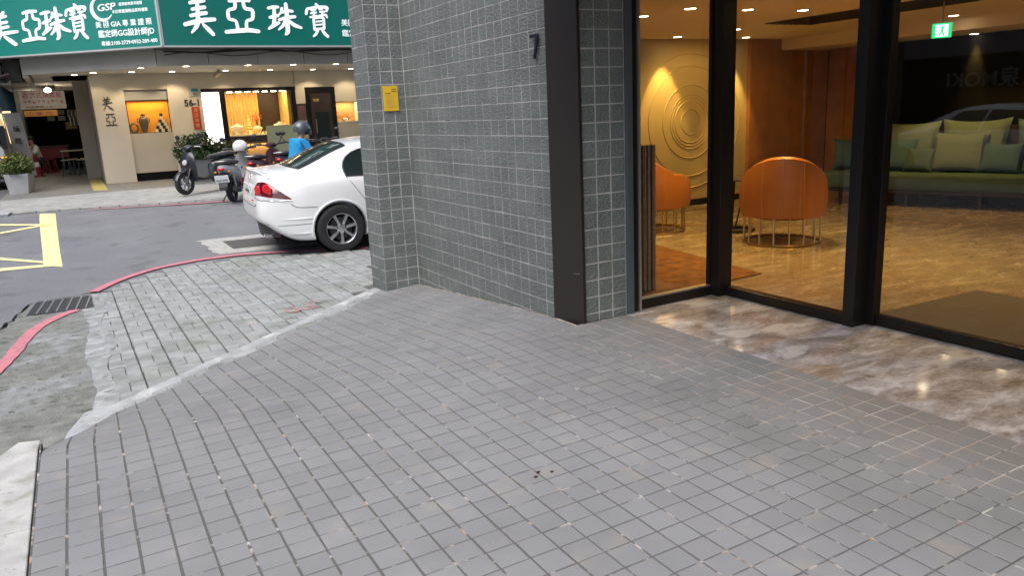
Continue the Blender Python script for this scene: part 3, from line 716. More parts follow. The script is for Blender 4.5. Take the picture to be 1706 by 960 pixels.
b = MB(); b.box(4.42, 4.47, 2.07, 3.02, .004, .075); b.build('door_bottom_rail', 'frame', hotel, bevel=.003)
b = MB(); b.box(4.415, 4.475, 1.93, 2.07, 0, 2.46); b.build('door_stile', 'frame', hotel, bevel=.004)
b = MB(); b.box(4.42, 4.47, -4, 1.93, .004, .075); b.build('bottom_rail', 'frame', hotel)
def pane(x0, x1, y0, y1, z0, z1, name='pane', par=hotel, mat='glass'):
    b = MB()
    if x1-x0 < y1-y0: b.add([((x0+x1)/2, y0, z0), ((x0+x1)/2, y1, z0), ((x0+x1)/2, y1, z1), ((x0+x1)/2, y0, z1)], [(0, 1, 2, 3)])
    else: b.add([(x0, (y0+y1)/2, z0), (x1, (y0+y1)/2, z0), (x1, (y0+y1)/2, z1), (x0, (y0+y1)/2, z1)], [(0, 1, 2, 3)])
    return b.build(name, mat, par)
pane(3.487, 4.21, 4.33, 4.34, .07, 2.46); pane(4.315, 4.325, 3.16, 4.222, .07, 2.46); pane(4.44, 4.45, 2.07, 3.02, .07, 2.46); pane(4.44, 4.45, -4, 1.93, .07, 2.46)
# lobby shell
ZC = 2.35
b = MB(); b.box(3.36, 10.0, 4.36, 8.42, ZC, ZC+.1); b.box(4.36, 10.0, -4, 4.36, ZC, ZC+.1); b.build('lobby_ceiling', 'lceil', hotel)
b = MB(); b.box(9.55, 10.72, -4, 8.42, 2.19, ZC+.1); b.build('ceiling_soffit', 'lceil', hotel)
b = MB(); b.box(4.3, 4.48, -4, 4.2, 2.30, 2.46); b.build('head_rail', 'frame', hotel)
b = MB(); b.box(3.36, 8.9, 8.42, 8.55, 0, ZC); rw = b.build('ring_wall', 'ringw', hotel)
b = MB(); b.box(3.36, 8.9, 8.40, 8.42, 0, .09); b.build('skirting', 'darkblk', hotel)
for r_ in (.18, .30, .345, .385, .52, .78, .95):
    b = MB(); c = (7.79, 8.420, 1.215); b.tube([(c[0]+r_*math.cos(a), c[1], c[2]+r_*math.sin(a)) for a in [2*math.pi*i/48 for i in range(48)]], .010, 8, True); b.build('ring_moulding', 'ringw', rw, smooth=True)
for i in range(4):
    b = MB(); b.box(8.905+i*.43, 8.905+(i+1)*.43-.006, 8.36, 8.44, 0, ZC); b.build('wood_panel', 'wood', hotel)
for i in range(3):
    b = MB(); b.box(10.64, 10.70, 8.36-(i+1)*.33+.005, 8.36-i*.33, 0, 2.19); b.build('wood_panel', 'wood', hotel)
b = MB(); b.box(10.70, 10.85, -4, 8.5, 0, 2.5); b.build('end_wall', 'dwood', hotel)
b = MB(); b.box(10.50, 10.70, 3.2, 7.30, 1.02, 2.19); b.build('dark_wall_cabinet', 'darkblk', hotel)
b = MB(); b.box(10.45, 10.70, 3.2, 7.32, .55, 1.02); b.build('wall_ledge', 'dwood', hotel)
b = MB(); b.box(4.0, 10.7, -4.1, -4, 0, 2.5); b.build('end_wall', 'bldd', hotel)
b = MB(); b.box(7.25, 8.0, 4.5, 6.6, ZC-.012, ZC-.001); vent = b.build('ceiling_vent', 'bldd', hotel)
for i in range(7):
    b = MB(); b.box(7.28+i*.105, 7.33+i*.105, 4.55, 6.55, ZC-.02, ZC-.013); b.build('louvre', 'dwood', vent)
# downlights (lit lamps of the lobby, one of them an added fill)
def downlight(x, y, z, e, col, ang, mat, label, group, r_=.055, aim=(0, 0, -1), blend=.5):
    t = thing('downlight', label, 'lamp', (x, y, z), 0, group)
    b = MB(); b.lathe([(r_, -.004), (r_*1.25, -.008), (r_*1.3, 0), (r_, 0)], 16, cap=False); b.build('trim_ring', 'alu', t)
    b = MB(); b.lathe([(.001, -.006), (r_, -.006)], 16, cap=False); b.build('lens', mat, t)
    if e:
        l = bpy.data.lights.new('lamp', 'SPOT'); l.energy = e; l.color = col; l.spot_size = R(ang); l.spot_blend = blend; l.shadow_soft_size = .04
        lo = bpy.data.objects.new('lamp', l); COL.objects.link(lo); lo.parent = t; lo.location = (0, 0, -.03)
        lo.rotation_euler = Vector(aim).normalized().to_track_quat('-Z', 'Y').to_euler()
    return t
LW = (1, .62, .17)
LOBL = {(5.23, 5.67): 'lobby downlight seen through the corner window, the larger upper one', (5.94, 5.63): 'lobby downlight just right of the corner mullion near the picture top', (6.64, 5.56): 'lobby downlight left of the ceiling vent', (5.14, 6.25): 'small lobby downlight at the upper left of the corner window',
 (9.3, 5.6): 'lobby downlight before the soffit above the sofa', (7.25, 8.10): 'wall washing downlight left above the ring relief', (8.52, 8.10): 'wall washing downlight right above the ring relief', (5.6, 3.2): 'lobby downlight above the entrance mat', (7.6, 3.4): 'lobby downlight beyond the entrance mat, right of the vent',
 (5.6, 1.0): 'lobby downlight out of sight right of the glass door', (7.9, 1.2): 'lobby downlight deep in the lobby right of the glass door', (4.4, 7.2): 'lobby downlight over the rug behind the tiled wall', (7.4, 7.2): 'added fill downlight brightening the ring relief wall and wood panels'}  # the last lamp is added to brighten the ring wall and wood panels
for (x, y, e, a, aim) in ((5.23, 5.67, 54, 110, (0, 0, -1)), (5.94, 5.63, 54, 110, (0, 0, -1)), (6.64, 5.56, 54, 110, (0, 0, -1)), (5.14, 6.25, 0, 0, 0), (9.3, 5.6, 46, 80, (.35, 0, -1)),
                         (7.25, 8.10, 52, 52, (0, .30, -1)), (8.52, 8.10, 52, 52, (0, .30, -1)), (5.6, 3.2, 50, 120, (0, 0, -1)), (7.6, 3.4, 54, 120, (0, 0, -1)), (5.6, 1.0, 36, 120, (0, 0, -1)), (7.9, 1.2, 36, 120, (0, 0, -1)), (4.4, 7.2, 40, 110, (0, 0, -1)), (7.4, 7.2, 26, 125, (.25, .55, -1))):
    downlight(x, y, ZC, e, LW, a, 'lampl', LOBL[(x, y)], 'lobby downlights', aim=aim or (0, 0, -1))
for (x, y, l_) in ((10.42, 5.98, 'left of two downlights grazing the dark wall above the sofa'), (10.42, 5.20, 'right of two downlights grazing the dark wall above the sofa')):
    downlight(x, y, 2.19, 26, LW, 34, 'lampl', l_, 'wall washers above the sofa', aim=(.22, 0, -1))
# exit sign
ex = thing('exit_sign', 'glowing green emergency exit sign hanging under the lobby ceiling', 'sign', (7.5, 4.62, 2.05), R(-58))
b = MB(); b.box(-.085, .085, -.02, .02, -.06, .075); b.build('box', 'exitg', ex); b = MB(); b.box(-.055, .055, -.0235, -.0205, -.05, .062); b.build('face', 'exitw', ex)
b = MB(); b.ball((.008, -.025, .035), .012, .003, .012, 8); b.obox((.002, -.0255, .008), (.018, .003, .04)); b.obox((-.012, -.0255, -.022), (.012, .003, .04), ry=.5); b.obox((.014, -.0255, -.024), (.012, .003, .042), ry=-.4); b.build('running_figure', 'exitg', ex)
b = MB(); b.tube([(0, 0, .07), (0, 0, .31)], .008, 6); b.build('rod', 'alu', ex)

# lobby furniture -----------------------------------------------------
def armchair(loc, rz, label):
    t = thing('armchair', label, 'armchair', loc, rz, 'tan leather lobby armchairs')
    def shell(u, v, out):
        a = (u*2-1)*R(122); k = 1 if out else .80
        rx, ry = .42*k, .40*k
        top = .42+.48*max(0, math.cos(a*.62))**1.4
        if abs(a) > R(80): top = .68-.10*((abs(a)-R(80))/R(42))**2
        top = max(top, .50); zz = .30+(top-.30)*v; bul = 1+.05*math.sin(math.pi*v)
        return (-math.cos(a)*ry*bul+(.06 if abs(a) > R(90) else 0), math.sin(a)*rx*bul, zz)
    b = MB(); N = 36; Mv = 8; rows_ = []
    for i in range(N+1):
        u = i/N; ring = [shell(u, j/Mv, True) for j in range(Mv+1)]; tp = shell(u, 1, True); ti = shell(u, 1, False)
        ring.append(((tp[0]+ti[0])/2, (tp[1]+ti[1])/2, tp[2]+.022)); ring += [shell(u, j/Mv, False) for j in range(Mv, -1, -1)]; rows_.append(ring)
    b.loft(rows_); b.build('backrest_shell', 'leather', t, smooth=True)
    for i in (9, 14, 18, 22, 27):
        b = MB(); b.tube([Vector(shell(i/N, j/Mv, True))*1.0+Vector((0, 0, 0)) for j in range(Mv+1)], .004, 5); b.build('seam', 'wood', t)
    b = MB(); b.lathe([(.30, .27), (.35, .29), (.36, .36), (.355, .42), (.32, .455), (.001, .47)], 28); o = b.build('seat_cushion', 'leather', t, smooth=True)
    def st(a, r1, z): return (-math.cos(a)*.37*r1+(.02), math.sin(a)*.39*r1, z)
    b = MB(); b.tube([st(2*math.pi*i/40, 1, .014) for i in range(40)], .012, 8, True); b.build('base_ring', 'brass', t, smooth=True)
    for i in range(16):
        a = 2*math.pi*(i+.5)/16; b = MB(); b.tube([st(a, 1, .014), st(a, 1.0, .31)], .0075, 6); b.build('rod', 'brass', t, smooth=True)
    return t
armchair((6.40, 5.52, 0), math.atan2(.65, .76), 'tan leather tub armchair seen from behind, in front of the green sofa')
armchair((5.93, 7.08, 0), R(10), 'tan leather tub armchair half hidden by the slatted divider')
t = thing('side_table', 'small round dark side table between the two tan armchairs', 'table', (6.62, 6.32, 0))
b = MB(); b.lathe([(.001, .60), (.25, .60), (.255, .612), (.25, .625), (.001, .625)], 28, cap=False); b.build('table_top', 'dwood', t, smooth=True)
b = MB(); b.tube([(-.10, 0, .60), (-.13, 0, .02)], .012, 6); b.build('stem', 'frame', t); b = MB(); b.tube([(.10, 0, .60), (-.08, 0, .03)], .010, 6); b.build('stem', 'frame', t)
b = MB(); b.tube([(.17*math.cos(a)-.02, .17*math.sin(a), .018) for a in [2*math.pi*i/28 for i in range(28)]], .018, 7, True); b.build('base_ring', 'frame', t, smooth=True)
# sofa
sf = thing('sofa', 'long green fabric sofa on short dark legs against the dark lobby wall', 'sofa', (9.10, 7.25, 0), R(-71.5))   # local x along the front, local y to the back
def rbox(x0, x1, y0, y1, z0, z1, name, mat, par, bev=.05):
    b = MB(); b.box(x0, x1, y0, y1, z0, z1); o = b.build(name, mat, par, smooth=False); q = o.modifiers.new('b', 'BEVEL'); q.width = bev; q.segments = 4
    o.data.polygons.foreach_set('use_smooth', [True]*len(o.data.polygons)); return o
SL = 3.6
rbox(0, SL, 0, .88, .22, .44, 'seat', 'fabric', sf, .05); rbox(.03, SL-.03, .03, .85, .175, .22, 'base_frame', 'dwood', sf, .01)
rbox(.05, SL-.05, .70, .90, .44, .80, 'backrest', 'fabric', sf, .06)
for lx in (.30, 1.15, 2.0, 2.9): 
    for ly in (.08, .80): b = MB(); b.lathe([(.018, 0), (.024, .18)], 10, (lx, ly, 0)); b.build('leg', 'dwood', sf, smooth=True)
def cushion(loc, rz, tilt, sz, mat, label):
    t = thing('cushion', label, 'cushion', loc, rz, 'cushions on the lobby sofa'); b = MB(); n = 12
    def f(sgn):
        def g(u, v):
            x, z = u*2-1, v*2-1; pin = 1-.10*(1-abs(x)**2)*(abs(z)**6)-.0; pz = 1-.10*(1-abs(z)**2)*(abs(x)**6)
            th = sgn*.5*sz[2]*(max(0, (1-x**4)*(1-z**4)))**.55
            return (x*sz[0]/2*pz, th, z*sz[1]/2*pin*(1+.05*abs(x)**3))
        return g
    b.grid(f(1), n, n); b.grid(f(-1), n, n)
    for i in range(len(b.v)):
        v = Matrix.Rotation(tilt, 3, 'X') @ Vector(b.v[i]); b.v[i] = (v.x, v.y, v.z+sz[1]/2*math.cos(tilt))
    b.build('cover', mat, t, smooth=True); return t
sm = Matrix.Translation((9.10, 7.25, 0)) @ Matrix.Rotation(R(-71.5), 4, 'Z')
for i, (lx, ly, lz, dz, tilt, sz, mat, lab) in enumerate((
    (.28, .55, .44, .3, -.35, (.52, .46, .20), 'fabric3', 'dark green cushion at the left end of the sofa behind the mullion'),
    (.98, .62, .44, 0, -.22, (.78, .66, .22), 'fabric2', 'large pale green back cushion just right of the mullion'),
    (1.78, .62, .44, 0, -.22, (.80, .68, .22), 'fabric2', 'large pale green back cushion in the middle of the sofa'),
    (2.62, .62, .44, 0, -.22, (.78, .66, .22), 'fabric3', 'large teal back cushion at the right side of the sofa'),
    (.88, .42, .44, .1, -.38, (.56, .46, .20), 'fabric3', 'teal cushion leaning on the left pale back cushion'),
    (1.22, .33, .44, -.2, -.45, (.40, .34, .17), 'fabric', 'small green cushion lying low near the sofa centre'),
    (1.66, .40, .44, .05, -.36, (.64, .54, .20), 'fabric2', 'square pale green cushion propped at the sofa centre'),
    (2.15, .36, .44, -.12, -.42, (.50, .40, .18), 'fabric3', 'grey green cushion right of the propped square cushion'),
    (2.62, .38, .44, .1, -.4, (.54, .42, .18), 'fabric3', 'teal cushion at the far right of the sofa'))):
    p = sm @ Vector((lx, ly, lz)); cushion(p, R(-71.5)+dz, tilt, sz, mat, lab)
# rug, mat, slatted divider
t = MB(); t.prism([(3.6, 4.5), (5.05, 4.56), (5.3, 6.3), (3.6, 6.3)], .002, .014); tag(t.build('rug', 'rug'), 'orange mottled rug on the lobby floor behind the corner window', 'rug')
t = MB(); t.prism([(4.56, -.5), (5.82, -.5), (5.78, 3.12), (4.60, 3.18)], .002, .010); tag(t.build('door_mat', 'mat'), 'large brown ribbed entrance mat behind the glass door', 'mat')
dv = thing('slatted_divider', 'low divider of upright wooden slats beside the corner window', 'divider', (3.88, 4.72, 0))
for i in range(9):
    b = MB(); h = 1.18; b.box(-.05+i*.0155, -.05+i*.0155+.0115, -.04+.006*(i % 2), .03, 0, h); b.build('slat', 'slatw' if i % 3 else 'dwood', dv)
b = MB(); b.box(-.05, .087, .0, .05, 0, 1.16); b.build('backing', 'dwood', dv)

# ------------------------------------------------------------------ parked white sedan
def lerp_table(tab, x):
    for i in range(len(tab)-1):
        if tab[i][0] <= x <= tab[i+1][0]:
            t = (x-tab[i][0])/(tab[i+1][0]-tab[i][0]); return [a*(1-t)+c*t for a, c in zip(tab[i][1:], tab[i+1][1:])]
    return list(tab[-1][1:] if x > tab[-1][0] else tab[0][1:])
def sedan():
    t = thing('sedan_car', 'white four door sedan parked behind the tiled pillar with its tail to the street', 'car')
    # x, zbottom, half width, belt z, deck/rail half width, deck/rail z, roof half width, top z
    T = [(-1.015, .50, .50, .66, .40, .70, .14, .715),
         (-1.0, .47, .63, .72, .53, .80, .22, .815),
         (-.955, .43, .72, .78, .60, 1.00, .28, 1.05),
         (-.89, .39, .765, .84, .64, 1.055, .33, 1.105),
         (-.79, .30, .805, .90, .675, 1.06, .38, 1.11),
         (-.62, .19, .835, .945, .695, 1.07, .42, 1.115),
         (-.46, .165, .862, .965, .70, 1.09, .45, 1.125),
         (-.30, .16, .868, .975, .675, 1.145, .47, 1.185),
         (-.05, .16, .872, .985, .64, 1.245, .50, 1.30),
         (.20, .16, .873, .985, .615, 1.325, .51, 1.395),
         (.45, .16, .874, .985, .605, 1.37, .51, 1.435),
         (.9, .16, .875, .98, .60, 1.395, .50, 1.455),
         (1.4, .16, .875, .97, .60, 1.39, .49, 1.45),
         (1.85, .16, .872, .955, .62, 1.30, .52, 1.36),
         (2.3, .17, .87, .94, .68, 1.08, .55, 1.12),
         (2.6, .17, .865, .92, .70, .96, .48, 1.0),
         (3.0, .18, .85, .86, .68, .89, .45, .92),
         (3.35, .20, .80, .76, .60, .78, .40, .80), (3.52, .28, .66, .66, .45, .68, .25, .69), (3.56, .34, .45, .60, .3, .62, .15, .63)]
    xs = [r_[0] for r_ in T]; b = MB(); rings = []
    for x in xs:
        zb, hw, zbelt, dw, dz, rw_, zt = lerp_table(T, x)
        half = [(0, zb), (hw*.55, zb), (hw*.93, zb+.015), (hw*.985, zb+.07), (hw, zb+(zbelt-zb)*.40), (hw*1.008, zb+(zbelt-zb)*.66), (hw*.985, zbelt-.05), (hw*.94, zbelt+.012), (dw*.55+hw*.40, zbelt+(dz-zbelt)*.40), (dw, dz), (rw_, zt-.012), (rw_*.5, zt-.002)]
        ring = [(x, -y, z) for y, z in half]+[(x, 0, zt)]+[(x, y, z) for y, z in half[::-1]][:-1]; rings.append(ring)
    b.loft(rings); body = b.build('body', 'carw', t, sub=2)
    # wheel arches cut out
    cut = MB()
    for wx in (0, 2.7):
        for sy in (-1, 1): cut.lathe([(.355, -.16), (.355, .16)], 40, (wx, sy*.80, .325), 'y')
    co = cut.build('cutter', 'darkblk'); bm_ = body.modifiers.new('a', 'BOOLEAN'); bm_.object = co; bm_.operation = 'DIFFERENCE'; bm_.solver = 'EXACT'
    dg = bpy.context.evaluated_depsgraph_get(); me = bpy.data.meshes.new_from_object(body.evaluated_get(dg))
    body.modifiers.clear(); body.data = me; bpy.data.objects.remove(co)
    me.materials.clear(); setm(me, 'carw'); me.polygons.foreach_set('use_smooth', [True]*len(me.polygons)); me.polygons.foreach_set('material_index', [0]*len(me.polygons))
    try: me.set_sharp_from_angle(angle=R(50))
    except Exception: pass
    bt = bmesh.new(); bt.from_mesh(me); bvh = BVHTree.FromBMesh(bt)
    def hit(o, d):
        h = bvh.ray_cast(Vector(o), Vector(d).normalized()); return h
    def on_side(x, z, s=-1, off=.003):
        h = hit((x, s*2, z), (0, -s, 0)); return (h[0]+h[1]*off) if h[0] else Vector((x, s*.8, z))
    def on_rear(y, z, off=.003):
        h = hit((-3, y, z), (1, 0, 0)); return (h[0]+h[1]*off) if h[0] else Vector((-.9, y, z))
    def on_top(x, y, off=.003):
        h = hit((x, y, 3), (0, 0, -1)); return (h[0]+h[1]*off) if h[0] else Vector((x, y, 1))
    def patch(name, mat, rows_, fn, par=t, nv=10):
        b = MB(); n = len(rows_)
        for rw in rows_:
            (a0, b0), (a1, b1) = rw
            for j in range(nv+1): k = j/nv; b.v.append(tuple(fn(a0+(a1-a0)*k, b0+(b1-b0)*k)))
        for i in range(n-1):
            for j in range(nv): q = i*(nv+1)+j; b.f.append((q, q+1, q+nv+2, q+nv+1))
        o = b.build(name, mat, par, smooth=True); return o
    def tline(name, pts, r_, mat, fn, par=t):
        b = MB(); b.tube([fn(*p) for p in pts], r_, 5); return b.build(name, mat, par)
    # rear window (seen from above), rows from bottom to top
    rw = patch('rear_window', 'glassd', [((-.52+(.12*k)*0+.0, -0), (0, 0))]*2, on_top) if 0 else None
    def rwin(u, v):   # u across -1..1, v up 0..1
        x = -.43+.66*v-.085*(1-u*u)*(1-v)+.05*(1-u*u)*v*0; y = u*(.60-.08*v); return on_top(x, y, .004)
    b = MB(); b.grid(lambda u, v: rwin(u*2-1, v), 16, 10); rwo = b.build('rear_window', 'glassd', t, smooth=True)
    def rim_(u, v): return rwin(u, v)
    edge_ = [(-1+2*i/16, 0) for i in range(17)]+[(1, i/10) for i in range(1, 11)]+[(1-2*i/16, 1) for i in range(1, 17)]+[(-1, 1-i/10) for i in range(1, 10)]
    b = MB(); b.tube([rwin(*e) for e in edge_], .009, 5, True); b.build('window_seal', 'black', rwo)
    # side windows (both sides) and quarter glass
    for s in (-1, 1):
        f = lambda x, z, s=s: on_side(x, z, s, .004)
        Q = [((.135, 1.00), (.47, 1.00)), ((.125, 1.05), (.47, 1.05)), ((.125, 1.11), (.47, 1.11)), ((.145, 1.17), (.47, 1.17)), ((.19, 1.23), (.47, 1.23)), ((.27, 1.28), (.47, 1.285)), ((.37, 1.315), (.47, 1.325))]
        qg = patch('quarter_glass', 'glassd', Q, f); 
        b = MB(); b.tube([f(*Q[i][0]) for i in range(len(Q))]+[f(.47, 1.33)], .010, 5); b.build('window_seal', 'black', qg)
        b = MB(); b.tube([f(.135, .995), f(.47, .99)], .012, 5); b.build('window_seal', 'black', qg)
        patch('rear_door_window', 'glassd', [((.50, .99), (1.12, .985)), ((.50, 1.15), (1.10, 1.16)), ((.50, 1.325), (1.04, 1.345))], f)
        patch('front_door_window', 'glassd', [((1.17, .985), (2.05, .96)), ((1.15, 1.16), (1.86, 1.12)), ((1.10, 1.345), (1.62, 1.32))], f)
        tline('pillar_trim', [(.485, .99), (.485, 1.16), (.485, 1.33)], .016, 'black', f)
        tline('door_gap', [(.13, .99), (.20, .90), (.27, .80), (.36, .66), (.42, .52)], .0035, 'gap', f)
        tline('bumper_gap', [(-.62, .70), (-.55, .655), (-.47, .645), (-.36, .642), (-.29, .64)], .0030, 'gap', f)
        b = MB(); b.obox(f(.62, .86)+Vector((0, s*.014, 0)), (.20, .022, .034)); b.build('door_handle', 'carw', t, bevel=.008)
        # bulge lines of the bumper corner
        b = MB(); b.loft([[Vector(f(x, z))+Vector((0, s*k*w_, 0)) for (z, k) in ((.295-.02*w_*40, 0), (.30, 1), (.325, .3))] for x, w_ in ((-.70, .0005), (-.6, .012), (-.48, .018), (-.38, .0005))]); b.build('bumper_flare', 'carw', t, smooth=True)
        # arch lip
        b = MB(); pts = [f(.375*math.cos(a), .325+.375*math.sin(a)) for a in [R(205)-R(230)*i/24 for i in range(25)]]; b.tube(pts, .012, 6); b.build('wheel_arch_lip', 'carw', t, smooth=True)
        b = MB(); b.lathe([(.352, -.02), (.352, .12), (.05, .12)] if s < 0 else [(.352, .02), (.352, -.12), (.05, -.12)], 32, (0, s*.80-s*.05, .325), 'y', cap=False); b.build('wheel_well', 'darkblk', t)
    # windshield
    b = MB(); b.grid(lambda u, v: on_top(1.62+.62*v, (u*2-1)*(.56+.08*v), .004), 10, 8); b.build('windshield', 'glassd', t, smooth=True)
    # tail lamps: wrap from the rear face round the corner
    for s in (-1, 1):
        def lamp_pt(k, z):      # k: 0 = inner edge on the rear, 1 = outer tip on the flank
            ang = R(2+84*k); o = Vector((-.35, s*.30, z)); d = Vector((-math.cos(ang), s*math.sin(ang)*1.0, 0)); 
            h = hit(o+d*2, -d); return h[0]+h[1]*.010 if h[0] else o+d*.5
        K0 = .20
        up = [(K0, .94), (.26, .975), (.36, .985), (.50, .935), (.62, .855), (.75, .765)]; lo_ = [(K0, .785), (.26, .775), (.36, .765), (.50, .757), (.62, .753), (.75, .752)]
        def lamp_patch(name, mat, z0f, z1f, par, offk=0):
            b = MB(); n = 20; m_ = 6
            for i in range(n+1):
                k = K0+(.75-K0)*i/n
                def it(tb):
                    for q in range(len(tb)-1):
                        if tb[q][0] <= k <= tb[q+1][0]: f_ = (k-tb[q][0])/(tb[q+1][0]-tb[q][0]); return tb[q][1]*(1-f_)+tb[q+1][1]*f_
                    return tb[0][1] if k < tb[0][0] else tb[-1][1]
                za, zb = it(lo_), max(it(lo_)+.004, it(up))
                for j in range(m_+1):
                    z = za+(zb-za)*(z0f+(z1f-z0f)*j/m_); p = lamp_pt(k, z); b.v.append(tuple(p+(p-Vector((-.3, s*.3, z))).normalized()*offk))
            for i in range(n):
                for j in range(m_): q = i*(m_+1)+j; b.f.append((q, q+m_+1, q+m_+2, q+1))
            return b.build(name, mat, par, smooth=True)
        tlp = lamp_patch('tail_light', 'dredlens', 0, 1, t)
        lamp_patch('clear_lens', 'clear', .0, .20, tlp, .004)
        for (k, rr) in ((.285, .066), (.43, .080)):
            b = MB(); c = lamp_pt(k, .875); d = (c-Vector((-.3, s*.3, .875))).normalized(); sx = d.cross(Vector((0, 0, 1))).normalized()
            for q in range(5):
                r_ = rr*math.cos(R(90)*q/5); b.v += [tuple(c+d*(.004+.012*math.sin(R(90)*q/5))+sx*r_*math.cos(a)+Vector((0, 0, 1))*r_*1.05*math.sin(a)) for a in [2*math.pi*i/18 for i in range(18)]]
            for q in range(4):
                for i in range(18): b.f.append((q*18+i, q*18+(i+1) % 18, (q+1)*18+(i+1) % 18, (q+1)*18+i))
            b.f.append(tuple(4*18+i for i in range(18))); b.build('lamp_element', 'redlens', tlp, smooth=True)
        b = MB(); b.tube([lamp_pt(k, z-.002) for k, z in lo_], .006, 5); b.build('lamp_surround', 'chrome', tlp)
    # number plate
    pl = thing('number_plate', None, None); pl.parent = t
    c = on_rear(0, .845, .012); b = MB(); b.obox(c, (.012, .33, .155), 0, 0, R(-8)); bpy.data.objects.remove(pl); plo = b.build('number_plate', 'plate', t, bevel=.003)
    text('plate_lettering', '5982-VN', .098, 'platet', plo, tuple(c+Vector((-.010, .145, -.035))), (0, -1, 0), (.14, 0, 1), .012, .003, width=.29)
    b = MB(); e = on_rear(0, .985, .008); b.tube([e+Vector((0, -.035, .03)), e+Vector((0, -.03, -.03))], .005, 5); b.tube([e+Vector((0, .035, .03)), e+Vector((0, .03, -.03))], .005, 5); b.tube([e+Vector((0, -.03, 0)), e+Vector((0, .03, 0))], .005, 5)
    b.tube([e+Vector((0, .052*math.sin(a), .045*math.cos(a))) for a in [2*math.pi*i/16 for i in range(16)]], .004, 5, True); b.build('emblem', 'chrome', t)
    b = MB(); b.obox(on_rear(-.42, .735, .003), (.004, .13, .018), R(12)); b.build('model_badge', 'redlens', t)
    # boot lid lip, gaps, bumper step, diffuser
    b = MB(); n = 20
    def lip(y): 
        k = (y/.66)**2; x0 = -.945+.115*k; z0 = on_top(x0+.03, y).z-.004; return x0, z0
    rings = []
    for i in range(n+1):
        y = -.66+1.32*i/n; x0, z0 = lip(y); e_ = .6+.4*(1-abs(y/.66)**4)
        rings.append([(x0+.10, y, z0), (x0+.03, y, z0+.020*e_), (x0-.022, y, z0+.036*e_), (x0-.030, y, z0+.024*e_), (x0-.012, y, z0-.018), (x0+.04, y, z0-.02)])
    b.loft(rings); b.build('spoiler', 'carw', t, smooth=True)
    tline('boot_gap', [(-.56, .70), (-.50, .665), (-.25, .655), (0, .652), (.25, .655), (.50, .665), (.56, .70)], .0035, 'gap', on_rear)
    tline('bumper_step', [(y, .44) for y in [-.72+.08*i for i in range(19)]], .008, 'gap', lambda y, z: on_rear(y, z, -.003))
    for s in (-1, 1):
        b = MB(); b.tube([on_side(x, .50, s, .004) for x in (-.72, -.6, -.5, -.40, -.36)], [.002, .007, .009, .009, .006], 6); b.build('bumper_ridge', 'carw', t, smooth=True)
        b = MB(); b.tube([on_side(x, .425, s, .002) for x in (-.80, -.7, -.6, -.5, -.40, -.36)], .003, 6); b.build('bumper_crease', 'gap', t, smooth=True)
        for y in (.28, .60): b = MB(); p = on_rear(s*y, .53, .001); b.ball(p, .004, .011, .011, 8); b.build('parking_sensor', 'clear', t)
    b = MB(); rings = []
    for i in range(17):
        y = -.62+1.24*i/16; k = (y/.62)**2; x0 = -.925+.15*k; zt_ = .47-.07*k*k; rings.append([(x0, y, zt_), (x0-.006, y, zt_-.03), (x0+.03, y, .20+.05*k), (x0+.16, y, .18+.03*k), (x0+.16, y, zt_)])
    b.loft(rings); b.build('diffuser', 'black', t, smooth=True)
    b = MB(); b.lathe([(.028, -.02), (.034, -.02), (.034, .14), (.028, .14)], 14, (-.90, -.40, .245), 'x'); b.build('exhaust_pipe', 'chrome', t, smooth=True)
    b = MB(); b.box(-.75, 3.3, -.70, .70, .15, .30); b.build('underbody', 'darkblk', t)
    b = MB(); b.box(.36, .375, -.86, -.60, .06, .34); b.build('mud_flap', 'black', t)
    # wheels
    def wheel(x, s):
        wm = MB(); y = s*.80; prof = [(.205, -.09), (.25, -.10), (.295, -.095), (.316, -.07), (.318, 0), (.316, .07), (.295, .095), (.25, .10), (.205, .09)]
        wm.lathe(prof, 40, (x, y, .318), 'y', cap=False); w_ = wm.build('wheel', 'tyre', t, smooth=True); o = s*.085
        b = MB(); b.lathe([(.212, s*.02), (.222, o), (.212, o+s*.006), (.196, o-s*.004), (.188, o-s*.03), (.188, -o)], 40, (x, y, .318), 'y', cap=False); b.build('rim', 'rim', w_, smooth=True)
        b = MB(); b.lathe([(.001, s*.02), (.195, s*.015)], 32, (x, y, .318), 'y', cap=False); b.build('brake_backing', 'darkblk', w_)
        b = MB(); b.lathe([(.15, s*.03), (.15, s*.034), (.07, s*.034)], 32, (x, y, .318), 'y', cap=False); b.build('brake_disc', 'engine', w_)
        for k in range(7):
            a = R(-90+k*360/7); ux, uz = math.cos(a), math.sin(a); px, pz = -uz, ux; rg = []
            for (r_, hw, yy) in ((.035, .026, .070), (.10, .021, .078), (.19, .026, .084), (.205, .034, .084)):
                rg.append([(x+ux*r_+px*hw, y+s*(yy-.03), .318+uz*r_+pz*hw), (x+ux*r_+px*hw*.75, y+s*yy, .318+uz*r_+pz*hw*.75), (x+ux*r_-px*hw*.75, y+s*yy, .318+uz*r_-pz*hw*.75), (x+ux*r_-px*hw, y+s*(yy-.03), .318+uz*r_-pz*hw)])
            b = MB(); b.loft(rg); b.build('spoke', 'rim', w_)
        b = MB(); b.lathe([(.066, s*.05), (.064, s*.076), (.045, s*.08), (.001, s*.08)], 24, (x, y, .318), 'y'); b.build('hub', 'rim', w_, smooth=True)
        for k in range(5):
            a = R(90+72*k); b = MB(); b.lathe([(.012, s*.068), (.012, s*.0795), (.001, s*.0795)], 8, (x+.055*math.cos(a), y, .318+.055*math.sin(a)), 'y'); b.build('lug_nut', 'black', w_)
    for x in (0, 2.7):
        for s in (-1, 1): wheel(x, s)
    bt.free(); return t
car = sedan()
car.location = (2.985, 10.69, ZS+.012+.028); car.rotation_euler = (R(1.95), 0, R(-2.5)); 

